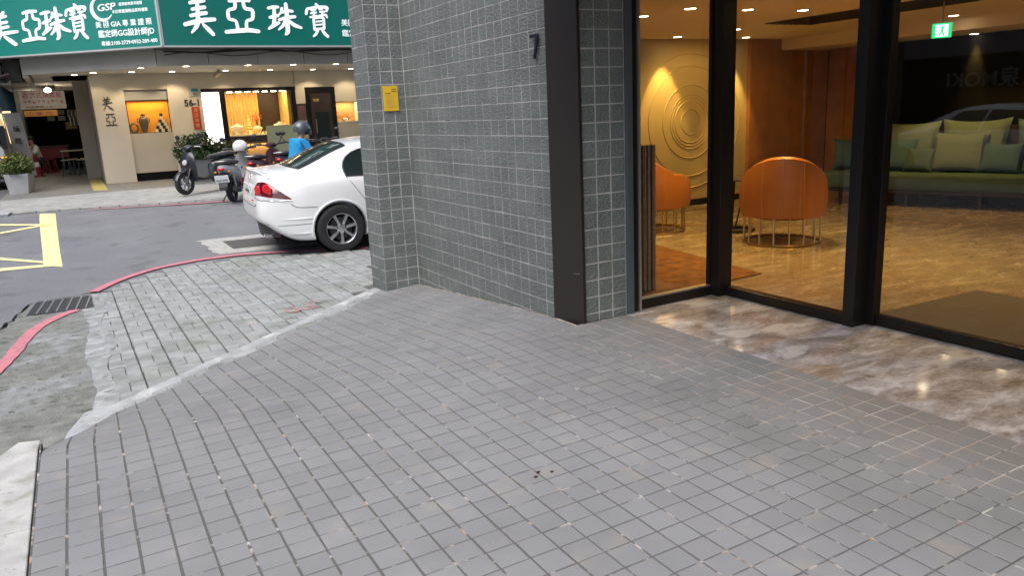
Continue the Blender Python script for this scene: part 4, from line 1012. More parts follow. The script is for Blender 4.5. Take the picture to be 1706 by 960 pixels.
# ------------------------------------------------------------------ jewellery shop across the street
YF, ZG = 22.49, .1
shop = thing('jewellery_shop', 'cream fronted corner jewellery shop under the green signs across the street', 'building')
def bx(name, mat, par, *a, bevel=0):
    b = MB(); b.box(*a); return b.build(name, mat, par, bevel=bevel)
bx('wall_pier', 'plaster', shop, .66, 1.39, YF, YF+.5, ZG, 2.86)
bx('side_wall', 'plaster', shop, .66, .80, YF+.5, 31, ZG, 2.86)
bx('wall', 'plaster', shop, 1.39, 2.43, YF+.02, YF+.5, 2.45, 2.86)
bx('window_header', 'grey_tile', shop, 1.39, 2.43, YF+.10, YF+.16, 2.19, 2.45)
bx('wall_panel', 'plaster2', shop, 1.39, 2.43, YF+.08, YF+.5, .31, 1.34)
bx('plinth', 'darkblk', shop, 1.39, 2.43, YF+.06, YF+.4, ZG, .31)
bx('wall_pier', 'plaster', shop, 2.43, 3.26, YF, YF+.5, ZG, 2.86)
bx('wall', 'plaster', shop, 3.26, 5.80, YF, YF+.5, 2.42, 2.86)
bx('window_sill_wall', 'dwood', shop, 3.80, 5.80, YF+.10, YF+.5, .95, 1.12)
bx('wall', 'wood2', shop, 3.80, 5.80, YF+.18, YF+.5, ZG, .95)
bx('wall_pier', 'plaster', shop, 5.78, 6.07, YF, YF+.4, 1.95, 2.86); bx('wall_pier', 'plaster2', shop, 5.78, 6.07, YF+.05, YF+.4, ZG, 1.95)
bx('wall', 'plaster', shop, 6.07, 6.95, YF, YF+.5, 2.40, 2.86); bx('wall_pier', 'plaster', shop, 6.95, 9.5, YF, YF+.5, 1.97, 2.86); bx('wall', 'plaster2', shop, 6.95, 9.5, YF, YF+.5, ZG, 1.38)
bx('wall', 'plaster', shop, 7.62, 9.5, YF, YF+.5, 1.38, 1.97)
# display case behind the small window
bx('display_back', 'amber', shop, 1.39, 2.43, YF+.46, YF+.50, 1.34, 2.19)
bx('window_frame', 'frame', shop, 1.40, 1.42, YF+.10, YF+.13, 1.34, 2.19); bx('window_frame', 'frame', shop, 2.40, 2.42, YF+.10, YF+.13, 1.34, 2.19); bx('window_frame', 'frame', shop, 1.42, 2.40, YF+.10, YF+.13, 2.17, 2.19); bx('window_frame', 'frame', shop, 1.42, 2.40, YF+.10, YF+.13, 1.335, 1.352)
pane(1.42, 2.40, YF+.115, YF+.118, 1.35, 2.17, 'window_pane', shop, 'shopglass')
def lamp_in(par, x, y, z, e, col, sx, sy):
    l = bpy.data.lights.new('strip_lamp', 'AREA'); l.energy = e; l.color = col; l.shape = 'RECTANGLE'; l.size = sx; l.size_y = sy
    o = bpy.data.objects.new('strip_lamp', l); COL.objects.link(o); o.parent = par; o.location = (x, y, z); return o
lamp_in(shop, 1.91, YF+.30, 2.16, 5, (1, .66, .24), .9, .1)
# big display window
bx('lightbox_panel', 'lightbox', shop, 3.28, 3.72, YF+.03, YF+.10, .96, 2.36)
bx('window_frame', 'frame', shop, 3.26, 5.80, YF-.02, YF+.10, 2.335, 2.43); bx('window_frame', 'frame', shop, 3.72, 3.86, YF-.015, YF+.12, .92, 2.335); bx('window_frame', 'frame', shop, 5.66, 5.79, YF-.015, YF+.12, ZG, 2.335)
pane(3.86, 5.66, YF+.05, YF+.053, 1.12, 2.335, 'window_pane', shop, 'shopglass')
bx('display_floor', 'cream', shop, 3.80, 5.80, YF+.10, YF+1.2, 1.12, 1.15)
b = MB(); n = 60; vs = []
for i in range(n+1):
    x = 3.80+1.15*i/n; y = YF+1.1+.03*math.sin(i*1.25); vs += [(x, y, 1.13), (x, y, 2.5)]
b.add(vs, [(2*i, 2*i+1, 2*i+3, 2*i+2) for i in range(n)]); b.build('curtain', 'gold', shop, smooth=True)
bx('interior_wall', 'dwood', shop, 4.95, 5.80, YF+1.25, YF+1.3, 1.13, 2.5); bx('interior_side', 'gold', shop, 5.58, 5.66, YF+.15, YF+1.2, 1.13, 2.4)
bx('interior_ceiling', 'ceilp', shop, 3.80, 5.80, YF+.10, YF+1.3, 2.42, 2.46)
lamp_in(shop, 4.7, YF+.45, 2.40, 26, (1, .70, .30), 1.7, .25)
for i in range(7): bx('lamp_strip', 'lampw', shop, 3.95+i*.24, 4.09+i*.24, YF+.14, YF+.17, 2.325-.012, 2.334)
lamp_in(shop, 4.75, YF+.12, .90, 4, (1, .66, .28), 1.7, .05)
# door
d = bx('door_frame', 'frame', shop, 6.07, 6.94, YF-.02, YF+.12, ZG, 2.40); bx('door_leaf', 'dwood', d, 6.20, 6.80, YF-.03, YF-.02, ZG+.05, 2.22); bx('door_glass', 'glassd', d, 6.30, 6.70, YF-.034, YF-.031, .5, 1.7)
b = MB(); b.tube([(6.30, YF-.06, 1.1), (6.30, YF-.06, 1.5)], .012, 6); b.build('door_handle', 'brass', d)
text('door_lettering', '珠寶', .09, 'goldt', d, (6.27, YF-.036, 2.0), (1, 0, 0), bold=.01)
bx('niche_back', 'wood2', shop, 6.95, 7.62, YF+.40, YF+.45, 1.38, 1.97); bx('niche_floor', 'cream', shop, 6.95, 7.62, YF-.01, YF+.40, 1.36, 1.40); lamp_in(shop, 7.3, YF+.2, 1.955, 4, (1, .75, .4), .5, .1)
bx('niche_panel', 'brown', shop, 5.80, 6.05, YF+.03, YF+.05, 1.5, 1.93)
# soffit, beam, upper floors
b = MB(); b.add([(-.6, 21.5, 2.86), (1.96, 19.35, 2.86), (12, 19.35, 2.86), (12, YF+.5, 2.86), (-.6, YF+3, 2.86)], [(0, 1, 2, 3, 4)]); b.build('soffit', 'ceilp', shop)
bx('soffit_side', 'ceilp', shop, -.15, .66, YF+.5, 31, 2.86, 2.9)
for i in range(9):
    x0 = 1.95+i*1.10; bx('beam_panel', 'grey_tile', shop, x0+.006, x0+1.10-.006, 19.22, 19.32, 2.82, 3.25)
b = MB(); b.prism([(1.94, 19.22), (1.94, 19.32), (-.66, 21.50), (-.72, 21.42)], 2.80, 3.25); b.build('beam_panel', 'grey_tile', shop)
b = MB(); b.prism([(-.72, 21.42), (-.62, 21.50), (-.62, 25.5), (-.72, 25.5)], 2.74, 3.25); b.build('beam_panel', 'plaster', shop)
b = MB(); b.prism([(2.12, 18.88), (12, 18.88), (12, 46), (-1.9, 46), (-1.9, 22.28)], 3.252, 12); b.build('upper_storey', 'bldd', shop)
bx('pipe_run', 'grime', shop, 1.9, 12, 18.90, 19.2, 3.16, 3.25)
for (zz, yy, amp, r_) in ((3.10, 18.98, .02, .018), (3.05, 19.05, .05, .010), (3.12, 19.1, .03, .014)):
    b = MB(); b.tube([(-1.2+i*.3, yy+(.35 if i < 11 else 0)*(11-i)/11, zz+amp*math.sin(i*.9+zz*40)-.02*math.sin(i*.23)) for i in range(11, 44)], r_, 5); tag(b.build('hanging_cable', 'black'), 'black cable sagging under the green shop sign %s' % {3.10: 'nearest the sign board', 3.05: 'lowest and thinnest of the bundle', 3.12: 'closest to the beam'}[zz], 'cable', 'cables under the shop sign')
bx('back_wall', 'bldd', shop, .8, 12, 25.5, 25.7, ZG, 3.2)
# downlights of the arcade
ARCL = ['arcade downlight above the brush characters on the cream pier', 'arcade downlight at the alley corner of the shop', 'arcade downlight close above the amber display case', 'arcade downlight in the front row before the amber display case', 'arcade downlight close above the pier numbered 56-1', 'arcade downlight in the front row before the pier numbered 56-1', 'arcade downlight close above the white lightbox and curtain', 'arcade downlight in the front row before the lightbox and curtain', 'arcade downlight close above the right half of the big window', 'arcade downlight in the front row before the big window', 'arcade downlight close above the shop door', 'arcade downlight in the front row before the shop door', 'arcade downlight above the lit niche right of the door', 'arcade downlight in the front row farthest right']
for i, (x, y, e) in enumerate(((.75, 21.9, 14), (.35, 22.6, 0), (1.60, 21.8, 34), (1.70, 20.4, 12), (2.55, 21.9, 34), (2.65, 20.0, 12), (3.85, 21.8, 34), (4.05, 19.9, 12), (5.0, 21.8, 34), (5.15, 19.9, 12), (6.2, 21.9, 26), (6.25, 19.9, 12), (7.3, 21.9, 28), (7.6, 20.1, 0))):
    downlight(x, y, 2.858, e*.62, (1, .80, .52), 100, 'lampw', ARCL[i], 'arcade downlights', r_=.075, aim=(0, .35, -1))
cm = thing('security_camera', 'small cream security camera under the arcade soffit', 'camera', (3.55, 21.3, 2.75)); b = MB(); b.obox((0, 0, 0), (.09, .22, .09), R(35), R(-25)); b.build('housing', 'alu', cm, bevel=.01); b = MB(); b.tube([(0, .03, .03), (.06, .05, .12)], .015, 6); b.build('bracket', 'alu', cm)
# writing on the wall
S_MEI = [[(.30, .93, .02), (.38, .80, .02)], [(.66, .97, .02), (.56, .82, .015)], [(.18, .72, .02), (.5, .77, .025), (.80, .80, .02)], [(.50, .84, .02), (.48, .62, .022), (.46, .42, .018)], [(.28, .60, .018), (.72, .66, .02)], [(.12, .44, .018), (.5, .50, .022), (.92, .56, .018)], [(.47, .48, .02), (.32, .22, .022), (.10, .05, .008)], [(.50, .36, .012), (.72, .18, .03), (.95, .06, .02)]]
def W(st, k): return [[(x, y, w_*k) for x, y, w_ in s] for s in st]
S_YA = [[(.18, .93, .018), (.82, .95, .018)], [(.38, .93, .016), (.36, .70, .018), (.16, .66, .016), (.15, .40, .018), (.36, .38, .016), (.38, .10, .018)], [(.62, .93, .016), (.64, .70, .018), (.86, .68, .018), (.84, .40, .018), (.64, .38, .016), (.62, .10, .018)], [(.04, .07, .018), (.5, .10, .024), (.96, .09, .018)]]
strokes('wall_character', W(S_MEI, 1.6), 'ink', shop, (.83, YF-.003, 1.95), (1, 0, 0), (0, 0, 1), .28, .36, .012)
strokes('wall_character', W(S_YA, 1.6), 'ink', shop, (.86, YF-.003, 1.56), (1, 0, 0), (0, 0, 1), .28, .32, .012)
text('house_number', '56-1', .24, 'ink', shop, (2.80, YF-.012, 1.995), (1, 0, 0), bold=.02, depth=.012, width=.37)
pq = thing('red_plaque', 'tall red plaque with gold print on the wall below number 56-1', 'sign', (3.07, YF-.02, 1.67)); bx('board', 'redsign', pq, -.10, .10, 0, .015, -.30, .30)
for i in range(4): text('gold_character', '美亞珠寶'[i], .11, 'goldt', pq, (-.055, -.004, .17-i*.135), (1, 0, 0), bold=.005)
pg = thing('address_plate', 'small green and white street number plate on the cream wall above number 56-1', 'sign', (3.07, YF-.02, 2.34)); bx('plate', 'signbd', pg, -.12, .12, 0, .012, -.10, .10); bx('green_band', 'greend', pg, -.05, .12, -.004, -.001, .03, .10); text('plate_print', '56', .08, 'ink', pg, (-.02, -.004, -.06), (1, 0, 0), bold=.01)
# the two green lightbox signs ----------------------------------------
MEI = [[(.30, 1.0, .030), (.38, .90, .036)], [(.66, 1.02, .030), (.54, .90, .036)], [(.26, .82, .034), (.50, .86, .042), (.70, .89, .036)], [(.49, .90, .04), (.47, .66, .046), (.45, .44, .042)], [(.30, .66, .032), (.52, .70, .040), (.70, .72, .034)], [(.24, .50, .034), (.48, .55, .042), (.72, .58, .036)], [(.04, .28, .040), (.30, .34, .048), (.62, .40, .05), (.94, .42, .036)], [(.46, .48, .05), (.40, .26, .052), (.22, .08, .022)], [(.56, .30, .026), (.70, .17, .052), (.84, .03, .040)]]
YA = [[(.22, .93, .038), (.50, .97, .05), (.80, .96, .04)], [(.39, .94, .036), (.37, .72, .040), (.16, .68, .036), (.15, .42, .040), (.36, .38, .034), (.38, .12, .038)], [(.61, .94, .036), (.63, .72, .042), (.86, .70, .042), (.83, .42, .040), (.64, .38, .034), (.62, .12, .038)], [(.03, .05, .042), (.40, .09, .054), (.70, .11, .052), (.97, .07, .042)]]
ZHU = [[(.06, .84, .034), (.22, .88, .042), (.36, .88, .034)], [(.08, .56, .034), (.24, .62, .042), (.34, .62, .034)], [(.02, .22, .026), (.16, .32, .05), (.34, .42, .034)], [(.24, .86, .036), (.22, .60, .042), (.18, .32, .046)], [(.46, .86, .032), (.44, .74, .034), (.36, .66, .02)], [(.42, .72, .032), (.62, .78, .040), (.76, .76, .034)], [(.34, .50, .034), (.60, .58, .044), (.82, .60, .036)], [(.58, 1.0, .036), (.58, .70, .048), (.57, .40, .05), (.56, .12, .05), (.48, .05, .024)], [(.54, .52, .036), (.44, .32, .038), (.30, .20, .020)], [(.60, .50, .03), (.76, .34, .05), (.97, .26, .030)]]
BAO = [[(.44, 1.02, .03), (.52, .95, .036)], [(.12, .84, .036), (.08, .70, .036)], [(.12, .86, .03), (.50, .93, .036), (.86, .92, .042), (.80, .80, .03)], [(.26, .82, .022), (.44, .85, .024)], [(.24, .73, .022), (.44, .76, .024)], [(.35, .84, .022), (.34, .64, .024)], [(.20, .61, .024), (.46, .66, .026)], [(.54, .86, .022), (.66, .86, .022)], [(.56, .78, .022), (.74, .79, .024)], [(.65, .80, .022), (.64, .68, .022)], [(.52, .66, .024), (.78, .70, .030), (.80, .60, .022)], [(.32, .58, .032), (.33, .22, .034)], [(.32, .58, .028), (.56, .62, .032), (.68, .60, .034), (.66, .26, .036)], [(.40, .48, .020), (.60, .50, .020)], [(.40, .38, .020), (.60, .40, .020)], [(.36, .25, .026), (.62, .28, .026)], [(.44, .24, .036), (.36, .10, .034), (.26, .03, .022)], [(.58, .24, .034), (.68, .10, .044), (.78, .02, .036)]]
def sign(nm, label, loc, rz, wd, mat, z0, z1):
    t = thing(nm, label, 'sign', loc, rz, None)
    b = MB(); b.box(0, wd, 0, .25, z0, z1); b.build('face_panel', mat, t)
    for (a, c, e, f) in ((-.03, wd+.03, z0-.035, z0), (-.03, wd+.03, z1, z1+.035)): bx('frame', 'signfr', t, a, c, -.025, .25, e, f)
    for a in (-.045, wd): bx('frame', 'signfr', t, a, a+.045, -.024, .25, z0, z1)
    return t
s1 = sign('shop_sign', 'long green shop sign with four white brush characters, nearer the tiled pillar', (2.09, 18.62, 0), 0, 6.2, 'greend', 3.20, 4.45)
for ch, x0, x1, z0, z1 in ((MEI, .43, 1.16, 3.40, 4.24), (YA, 1.28, 2.06, 3.45, 4.20), (ZHU, 2.24, 3.04, 3.40, 4.13), (BAO, 3.10, 3.78, 3.38, 4.12)):
    strokes('brush_character', W(ch, 1.2), 'signw', s1, (x0, -.002, z0), (1, 0, 0), (0, 0, 1), x1-x0, z1-z0, .02)
text('sign_lettering', '美國GIA專業證照', .17, 'signw', s1, (3.98, -.004, 3.66), (1, 0, 0), bold=.004); text('sign_lettering', '鑑定師GG設計師JD', .17, 'signw', s1, (3.98, -.004, 3.42), (1, 0, 0), bold=.004)
wl_ = 4.75
s2 = sign('shop_sign', 'green shop sign with white characters, emblem and phone number angled round the corner at left', (2.03-wl_*math.cos(R(40)), 18.62+wl_*math.sin(R(40)), 0), R(-40), wl_, 'green', 3.20, 4.45)
def sx(px): return wl_-(263.5-px)*.01462
for ch, a, c, z0, z1 in ((MEI, -34, 30, 3.40, 4.12), (YA, 31, 73, 3.46, 4.12), (ZHU, 68, 119, 3.44, 4.14), (BAO, 110, 155, 3.44, 4.16)):
    strokes('brush_character', W(ch, 1.1), 'signw', s2, (sx(a), -.002, z0), (1, 0, 0), (0, 0, 1), sx(c)-sx(a), z1-z0, .02)
text('sign_lettering', 'GSP', .20, 'signw', s2, (sx(167), -.012, 3.99), (1, 0, .04), (.2, 0, 1), bold=.012, width=.44)
b = MB(); cx, cz = sx(176), 4.04; b.tube([(cx+.25*math.cos(a), -.010, cz+.24*math.sin(a)) for a in [R(95)+R(230)*i/24 for i in range(25)]], [.008+.034*math.sin(math.pi*i/24) for i in range(25)], 6); b.build('emblem_arc', 'signw', s2)
text('sign_lettering', '經濟部商業司認證', .072, 'signw', s2, (sx(204), -.004, 4.075), (1, 0, 0), bold=.004, width=.56)
text('sign_lettering', '本店榮獲服務品質特優獎', .078, 'signw', s2, (sx(191), -.004, 3.93), (1, 0, 0), bold=.004, width=.86)
text('sign_lettering', '美 國 GIA 專 業 證 照', .145, 'signw', s2, (sx(160), -.004, 3.66), (1, 0, 0), bold=.006, width=1.36)
text('sign_lettering', '鑑定師GG設計師JD', .165, 'signw', s2, (sx(162), -.004, 3.46), (1, 0, 0), bold=.006, width=1.36)
text('sign_lettering', '專線:2100-2729•0932-209-400', .108, 'signw', s2, (sx(165), -.004, 3.28), (1, 0, 0), bold=.004, width=1.36)

# --- goods in the windows
def bust(x, y, z, s, label):
    t = thing('necklace_bust', label, 'display bust', (x, y, z), 0, 'necklace busts in the window'); b = MB()
    b.loft([[(s*w_*math.cos(a), s*d_*math.sin(a), s*h) for a in [2*math.pi*i/14 for i in range(14)]] for w_, d_, h in ((.55, .35, 0), (.6, .4, .12), (.30, .25, .2), (.55, .35, .45), (.85, .42, .9), (.95, .40, 1.15), (.75, .33, 1.3), (.30, .26, 1.42), (.24, .22, 1.62))]); b.build('bust', 'cream', t, smooth=True)
    b = MB(); b.tube([(s*.55*math.cos(a), -s*.43, s*(1.05+.3*math.sin(a))) for a in [math.pi+math.pi*i/10 for i in range(11)]], s*.035, 5); b.build('necklace', 'goldt', t)
bust(4.17, YF+.45, 1.15, .20, 'cream necklace bust at the left end of the lit shop window'); bust(5.36, YF+.40, 1.15, .20, 'cream necklace bust at the right end of the lit shop window'); bust(4.75, YF+.55, 1.15, .15, 'squat cream necklace bust in the middle of the lit window')
for i in range(26):
    x = 3.95+i*.066+random.uniform(-.02, .02); b = MB(); h = random.uniform(.04, .13); y = YF+random.uniform(.25, .8)
    if i % 3: b.lathe([(.045, 0), (.05, h*.3), (.025, h*.7), (.035, h), (.001, h*1.05)], 10, (x, y, 1.15))
    else: b.obox((x, y, 1.15+h*.4), (.09, .06, h*.8), random.uniform(-.4, .4))
    o = b.build('jewellery_stand', ['cream', 'goldt', 'brass'][i % 3], None); tag(o, 'small gold jewellery stand on the display shelf of the big shop window', 'display stand', 'jewellery stands in the big window')
t = thing('pagoda_ornament', 'tall golden pagoda ornament before the gold curtain in the shop window', 'ornament', (4.55, YF+.7, 1.15)); b = MB()
for k in range(6): b.lathe([(.10-.012*k, k*.075), (.12-.014*k, k*.075+.02), (.07-.009*k, k*.075+.07)], 8)
b.lathe([(.02, .45), (.012, .56), (.001, .6)], 8); b.build('tiers', 'goldt', t)
t = thing('flower_arrangement', 'red orange flower arrangement before the gold curtain', 'flowers', (4.80, YF+.8, 1.5)); b = MB()
for k in range(40): b.obox((random.gauss(0, .07), random.gauss(0, .05), .12+random.gauss(0, .08)), (.035, .03, .012), random.uniform(0, 6), random.uniform(0, 6))
b.build('blossoms', 'redflower', t); b = MB(); b.lathe([(.03, -.35), (.05, -.2), (.025, 0), (.03, .05)], 10); b.build('vase', 'vase', t)
t = thing('amber_window_vase', 'dark urn standing in the amber display case', 'vase', (1.78, YF+.30, 1.35)); b = MB(); b.lathe([(.05, 0), (.065, .04), (.07, .08), (.11, .22), (.12, .32), (.09, .40), (.05, .44), (.065, .48)], 16); b.build('urn', 'vase', t, smooth=True); b = MB(); b.tube([(.11, 0, .38), (.15, 0, .36), (.14, 0, .28), (.11, 0, .26)], .012, 6); b.build('handle', 'vase', t); b = MB(); b.tube([(-.11, 0, .38), (-.15, 0, .36), (-.14, 0, .28), (-.11, 0, .26)], .012, 6); b.build('handle', 'vase', t)
t = thing('carved_ornament', 'dark carved ring ornament at the left of the amber display case', 'ornament', (1.53, YF+.3, 1.35)); b = MB(); b.tube([(.09*math.cos(a), 0, .13+.12*math.sin(a)) for a in [2*math.pi*i/16 for i in range(16)]], .025, 6, True); b.obox((0, 0, .02), (.16, .1, .05)); b.build('carving', 'vase', t)
t = thing('box_pyramid', 'pyramid of black and cream checkered boxes in the amber display case', 'boxes', (2.22, YF+.30, 1.35))
for r_ in range(5):
    for c in range(5-r_): 
        b = MB(); b.obox(((c-(4-r_)/2)*.078, (r_ % 2)*.01, .04+r_*.082), (.075, .08, .078)); b.build('box', 'black' if (r_+c) % 2 else 'cream', t)
for r_ in range(5, 6): b = MB(); b.obox((0, 0, .04+r_*.082), (.075, .08, .078)); b.build('box', 'black', t)
t = thing('flower_arrangement', 'small pale flower arrangement in the lit niche right of the shop door', 'flowers', (7.25, YF+.2, 1.40)); b = MB()
for k in range(30): b.obox((random.gauss(0, .08), random.gauss(0, .05), .12+random.gauss(0, .05)), (.035, .03, .012), random.uniform(0, 6), random.uniform(0, 6))
b.build('blossoms', 'redflower', t); b = MB(); b.lathe([(.05, 0), (.09, .05), (.07, .09)], 12); b.build('bowl', 'white', t)

# --- planters and shrubs
def shrub(par, c, r3, n, mat, sz=.05):
    b = MB()
    for _ in range(n):
        u = Vector((random.gauss(0, 1), random.gauss(0, 1), random.gauss(0, 1))).normalized()*(random.random()**.35); p = Vector((c[0]+u.x*r3[0], c[1]+u.y*r3[1], c[2]+u.z*r3[2]*(1+.15*math.sin(u.x*7))))
        m_ = Matrix.Rotation(random.uniform(0, 6.3), 3, 'Z') @ Matrix.Rotation(random.uniform(-1.3, 1.3), 3, 'X'); s = sz*random.uniform(.6, 1.3)
        b.add([p+m_ @ Vector(q) for q in ((0, 0, 0), (s*.45, s*.5, s*.1), (0, s*1.2, 0), (-s*.45, s*.5, s*.1))], [(0, 1, 2, 3)])
    return b.build('foliage', mat, par, recalc=False)
t = thing('hedge_planter', 'pale concrete trough with clipped green hedge at the left arcade edge', 'planter', (-1.22, 21.25, ZG), R(-4))
b = MB(); b.loft([[(x, y, z) for x, y in ((-w_, 0-k), (w_, 0-k), (w_, 1.25+k), (-w_, 1.25+k))] for w_, k, z in ((.19, -.03, 0), (.24, 0, .42), (.24, 0, .46), (.20, -.04, .46), (.20, -.04, .38))]); b.build('trough', 'planter', t)
bx('soil', 'soil', t, -.19, .19, .05, 1.2, .30, .42); shrub(t, (-.02, .6, .62), (.36, .78, .30), 3800, 'leaf')
t = thing('shrub_planter', 'grey box planter with dark leafy shrubs behind the parked scooters', 'planter', (3.05, 20.6, ZG))
bx('trough', 'planterd', t, -.75, .95, -.2, .2, 0, .55); shrub(t, (-.3, 0, .78), (.62, .3, .42), 2200, 'leafd', .07); shrub(t, (.50, 0, .70), (.38, .22, .28), 700, 'leafd', .07)

# ------------------------------------------------------------------ scooters, rider, street clutter
def ring(cx, w_, h, cz, n=14, e=2.6, xo=None):
    out = []
    for i in range(n):
        a = 2*math.pi*i/n; c, s = math.cos(a), math.sin(a)
        out.append((cx+(xo(s) if xo else 0), w_*math.copysign(abs(c)**(2/e), c), cz+h*math.copysign(abs(s)**(2/e), s)))
    return out
def scooter(loc, rz, paint, label, lean=.06, steer=.25, plate=None, mirror='black', box=False):
    t = thing('scooter', label, 'scooter', loc, rz, 'scooters parked before the shop'); t.rotation_euler = (lean, 0, rz)
    WR, WB = .235, 1.24
    def whl(x, par, nm):
        b = MB(); b.lathe([(.15, -.045), (.19, -.055), (.225, -.045), (.235, -.02), (.235, .02), (.225, .045), (.19, .055), (.15, .045)], 24, (x, 0, WR), 'y', cap=False); w_ = b.build(nm, 'tyre', par, smooth=True)
        b = MB(); b.lathe([(.155, -.03), (.15, .03)], 24, (x, 0, WR), 'y', cap=False); b.lathe([(.03, -.05), (.03, .05)], 12, (x, 0, WR), 'y')
        for k in range(5):
            a = 2*math.pi*k/5; b.obox((x+.09*math.cos(a), 0, WR+.09*math.sin(a)), (.13, .03, .035), 0, 0, -a)
        b.build('rim', 'rim', w_)
    whl(0, t, 'rear_wheel'); whl(WB, t, 'front_wheel')
    b = MB(); b.loft([ring(x, w_, h, z) for x, w_, h, z in ((-.42, .03, .02, .66), (-.36, .08, .07, .66), (-.2, .135, .10, .63), (.05, .155, .14, .58), (.25, .15, .17, .52), (.40, .12, .17, .47), (.44, .08, .14, .45))]); b.build('rear_body', paint, t, smooth=True)
    b = MB(); b.loft([ring(x, w_, h, z) for x, w_, h, z in ((-.34, .03, .02, .77), (-.28, .11, .045, .775), (-.05, .145, .05, .78), (.15, .135, .05, .755), (.35, .12, .045, .745), (.46, .06, .03, .74))]); b.build('seat', 'seat', t, smooth=True)
    b = MB(); b.loft([ring(x, .15, .035, z) for x, z in ((.36, .33), (.6, .29), (.85, .29), (.98, .34))]); b.build('floorboard', 'black', t, smooth=True)
    b = MB(); b.loft([[(x+d*math.cos(a)*.6, w_*math.sin(a), z) for a in [2*math.pi*i/14 for i in range(14)]] for x, d, w_, z in ((.98, .05, .14, .26), (1.03, .06, .19, .40), (1.06, .07, .21, .58), (1.03, .09, .19, .75), (.99, .09, .12, .86), (.97, .06, .06, .90))]); b.build('leg_shield', paint, t, smooth=True)
    b = MB(); b.lathe([(.001, .0), (.05, .0), (.06, -.03)], 14, (1.16, 0, .66), 'x'); b.build('headlight', 'clear', t)
    b = MB(); b.tube([(1.02, .06, .62), (WB, .07, WR)], .022, 8); b.tube([(1.02, -.06, .62), (WB, -.07, WR)], .022, 8); b.build('front_fork', 'engine', t, smooth=True)
    b = MB(); b.grid(lambda u, v: (WB+.265*math.cos(R(20+115*u)), (v*2-1)*.065, WR+.265*math.sin(R(20+115*u))-.03*(v*2-1)**2), 12, 6); b.build('front_fender', paint, t, smooth=True)
    hb = MB(); hb.tube([(.88, .34, 1.0), (.93, .2, .99), (.97, .06, .95), (.97, -.06, .95), (.93, -.2, .99), (.88, -.34, 1.0)], .018, 8); h = hb.build('handlebar', 'black', t, smooth=True); 
    b = MB(); b.loft([ring(x, w_, hh, z) for x, w_, hh, z in ((.88, .06, .03, .97), (.95, .12, .055, .97), (1.03, .10, .05, .95), (1.07, .05, .03, .94))]); b.build('handlebar_cowl', paint, h, smooth=True)
    for s in (-1, 1):
        b = MB(); b.tube([(.88, s*.34, 1.0), (.90, s*.22, .995)], .024, 8); b.build('grip', 'black', h, smooth=True)
        b = MB(); b.tube([(.93, s*.20, .99), (.92, s*.26, 1.10), (.90, s*.30, 1.15)], .008, 6); mm = b.build('mirror_stem', 'black', h); b = MB(); b.ball((.90, s*.32, 1.19), .018, .065, .05, 10); b.build('mirror_head', mirror, mm, smooth=True)
        b = MB(); b.tube([(.97, s*.17, .975), (.93, s*.30, .96)], .007, 6); b.build('brake_lever', 'alu', h)
    b = MB(); b.loft([ring(x, .09, .08, z) for x, z in ((-.12, .26), (.05, .27), (.3, .30), (.42, .32))]); b.build('engine', 'engine', t, smooth=True)
    b = MB(); b.tube([(.30, -.12, .22), (0, -.16, .22), (-.28, -.16, .26)], [.03, .05, .045], 10); b.build('exhaust', 'engine', t, smooth=True)
    b = MB(); b.tube([(-.02, .10, WR), (-.10, .12, .55)], .022, 8); b.tube([(-.02, -.10, WR), (-.10, -.12, .55)], .022, 8); b.build('shock_absorber', 'alu', t)
    b = MB(); b.loft([[(x, -w_, z), (x, w_, z), (x-.02, w_, z-.02), (x-.02, -w_, z-.02)] for x, w_, z in ((-.22, .09, .58), (-.36, .09, .50), (-.42, .08, .34), (-.43, .07, .28))]); b.build('rear_fender', 'black', t)
    b = MB(); b.ball((-.40, 0, .655), .028, .062, .036, 12); b.build('tail_light', 'redlens', t, smooth=True)
    p_ = MB(); p_.obox((-.435, 0, .475), (.008, .26, .14), 0, 0, R(-14)); po = p_.build('number_plate', 'plate', t)
    if plate: text('plate_lettering', plate, .10, 'platet', po, (-.443, .115, .44), (0, -1, 0), (.24, 0, 1), .012, .003, width=.22)
    for s in (-1, 1): b = MB(); b.ball((-.34, s*.13, .60), .03, .03, .022, 8); b.build('indicator', 'amberl2', t)
    b = MB(); b.tube([(-.30, .10, .80), (-.40, .08, .80), (-.42, 0, .80), (-.40, -.08, .80), (-.30, -.10, .80)], .013, 8); b.build('grab_rail', 'alu', t, smooth=True)
    b = MB(); b.tube([(.15, .08, .25), (.05, .24, .0)], .014, 6); b.build('kick_stand', 'engine', t)
    return t
M['amberl2'] = mk('amber_indicator', (.55, .22, .03), .3)
scooter((2.92, 17.95, .075), R(180+38), 'scdark', 'dark navy scooter facing left with its front wheel turned to the street', .05, plate=None)
scooter((2.60, 15.62, .0), R(62), 'scsilver', 'silver scooter seen from behind, with white number plate, left of the white car', -.05, plate='SL2-306')
scooter((3.30, 16.3, .03), R(58), 'scpurple', 'maroon scooter half hidden between the silver scooter and the white car', -.05, plate='NPK-871')
scooter((3.95, 16.7, .05), R(60), 'scblack', 'black scooter behind the boot of the white car, white mirror raised', -.05)
scooter((4.7, 16.9, .05), R(60), 'scblack', 'black scooter farthest right, under the planter screen', -.05)
def helmet(loc, mat, label, rz=0, s=1.0):
    t = thing('helmet', label, 'helmet', loc, rz); b = MB(); b.ball((0, 0, 0), .15*s, .13*s, .14*s, 16, z0=-.55); b.build('shell', mat, t, smooth=True)
    b = MB(); b.tube([(.148*s*math.cos(a), .128*s*math.sin(a), -.05*s) for a in [R(-60)+R(120)*i/10 for i in range(11)]], .012, 6); b.build('visor_edge', 'black', t); return t
helmet((2.98, 16.35, 1.02), 'helmw', 'round white helmet resting on the scooter seat near the silver scooter')
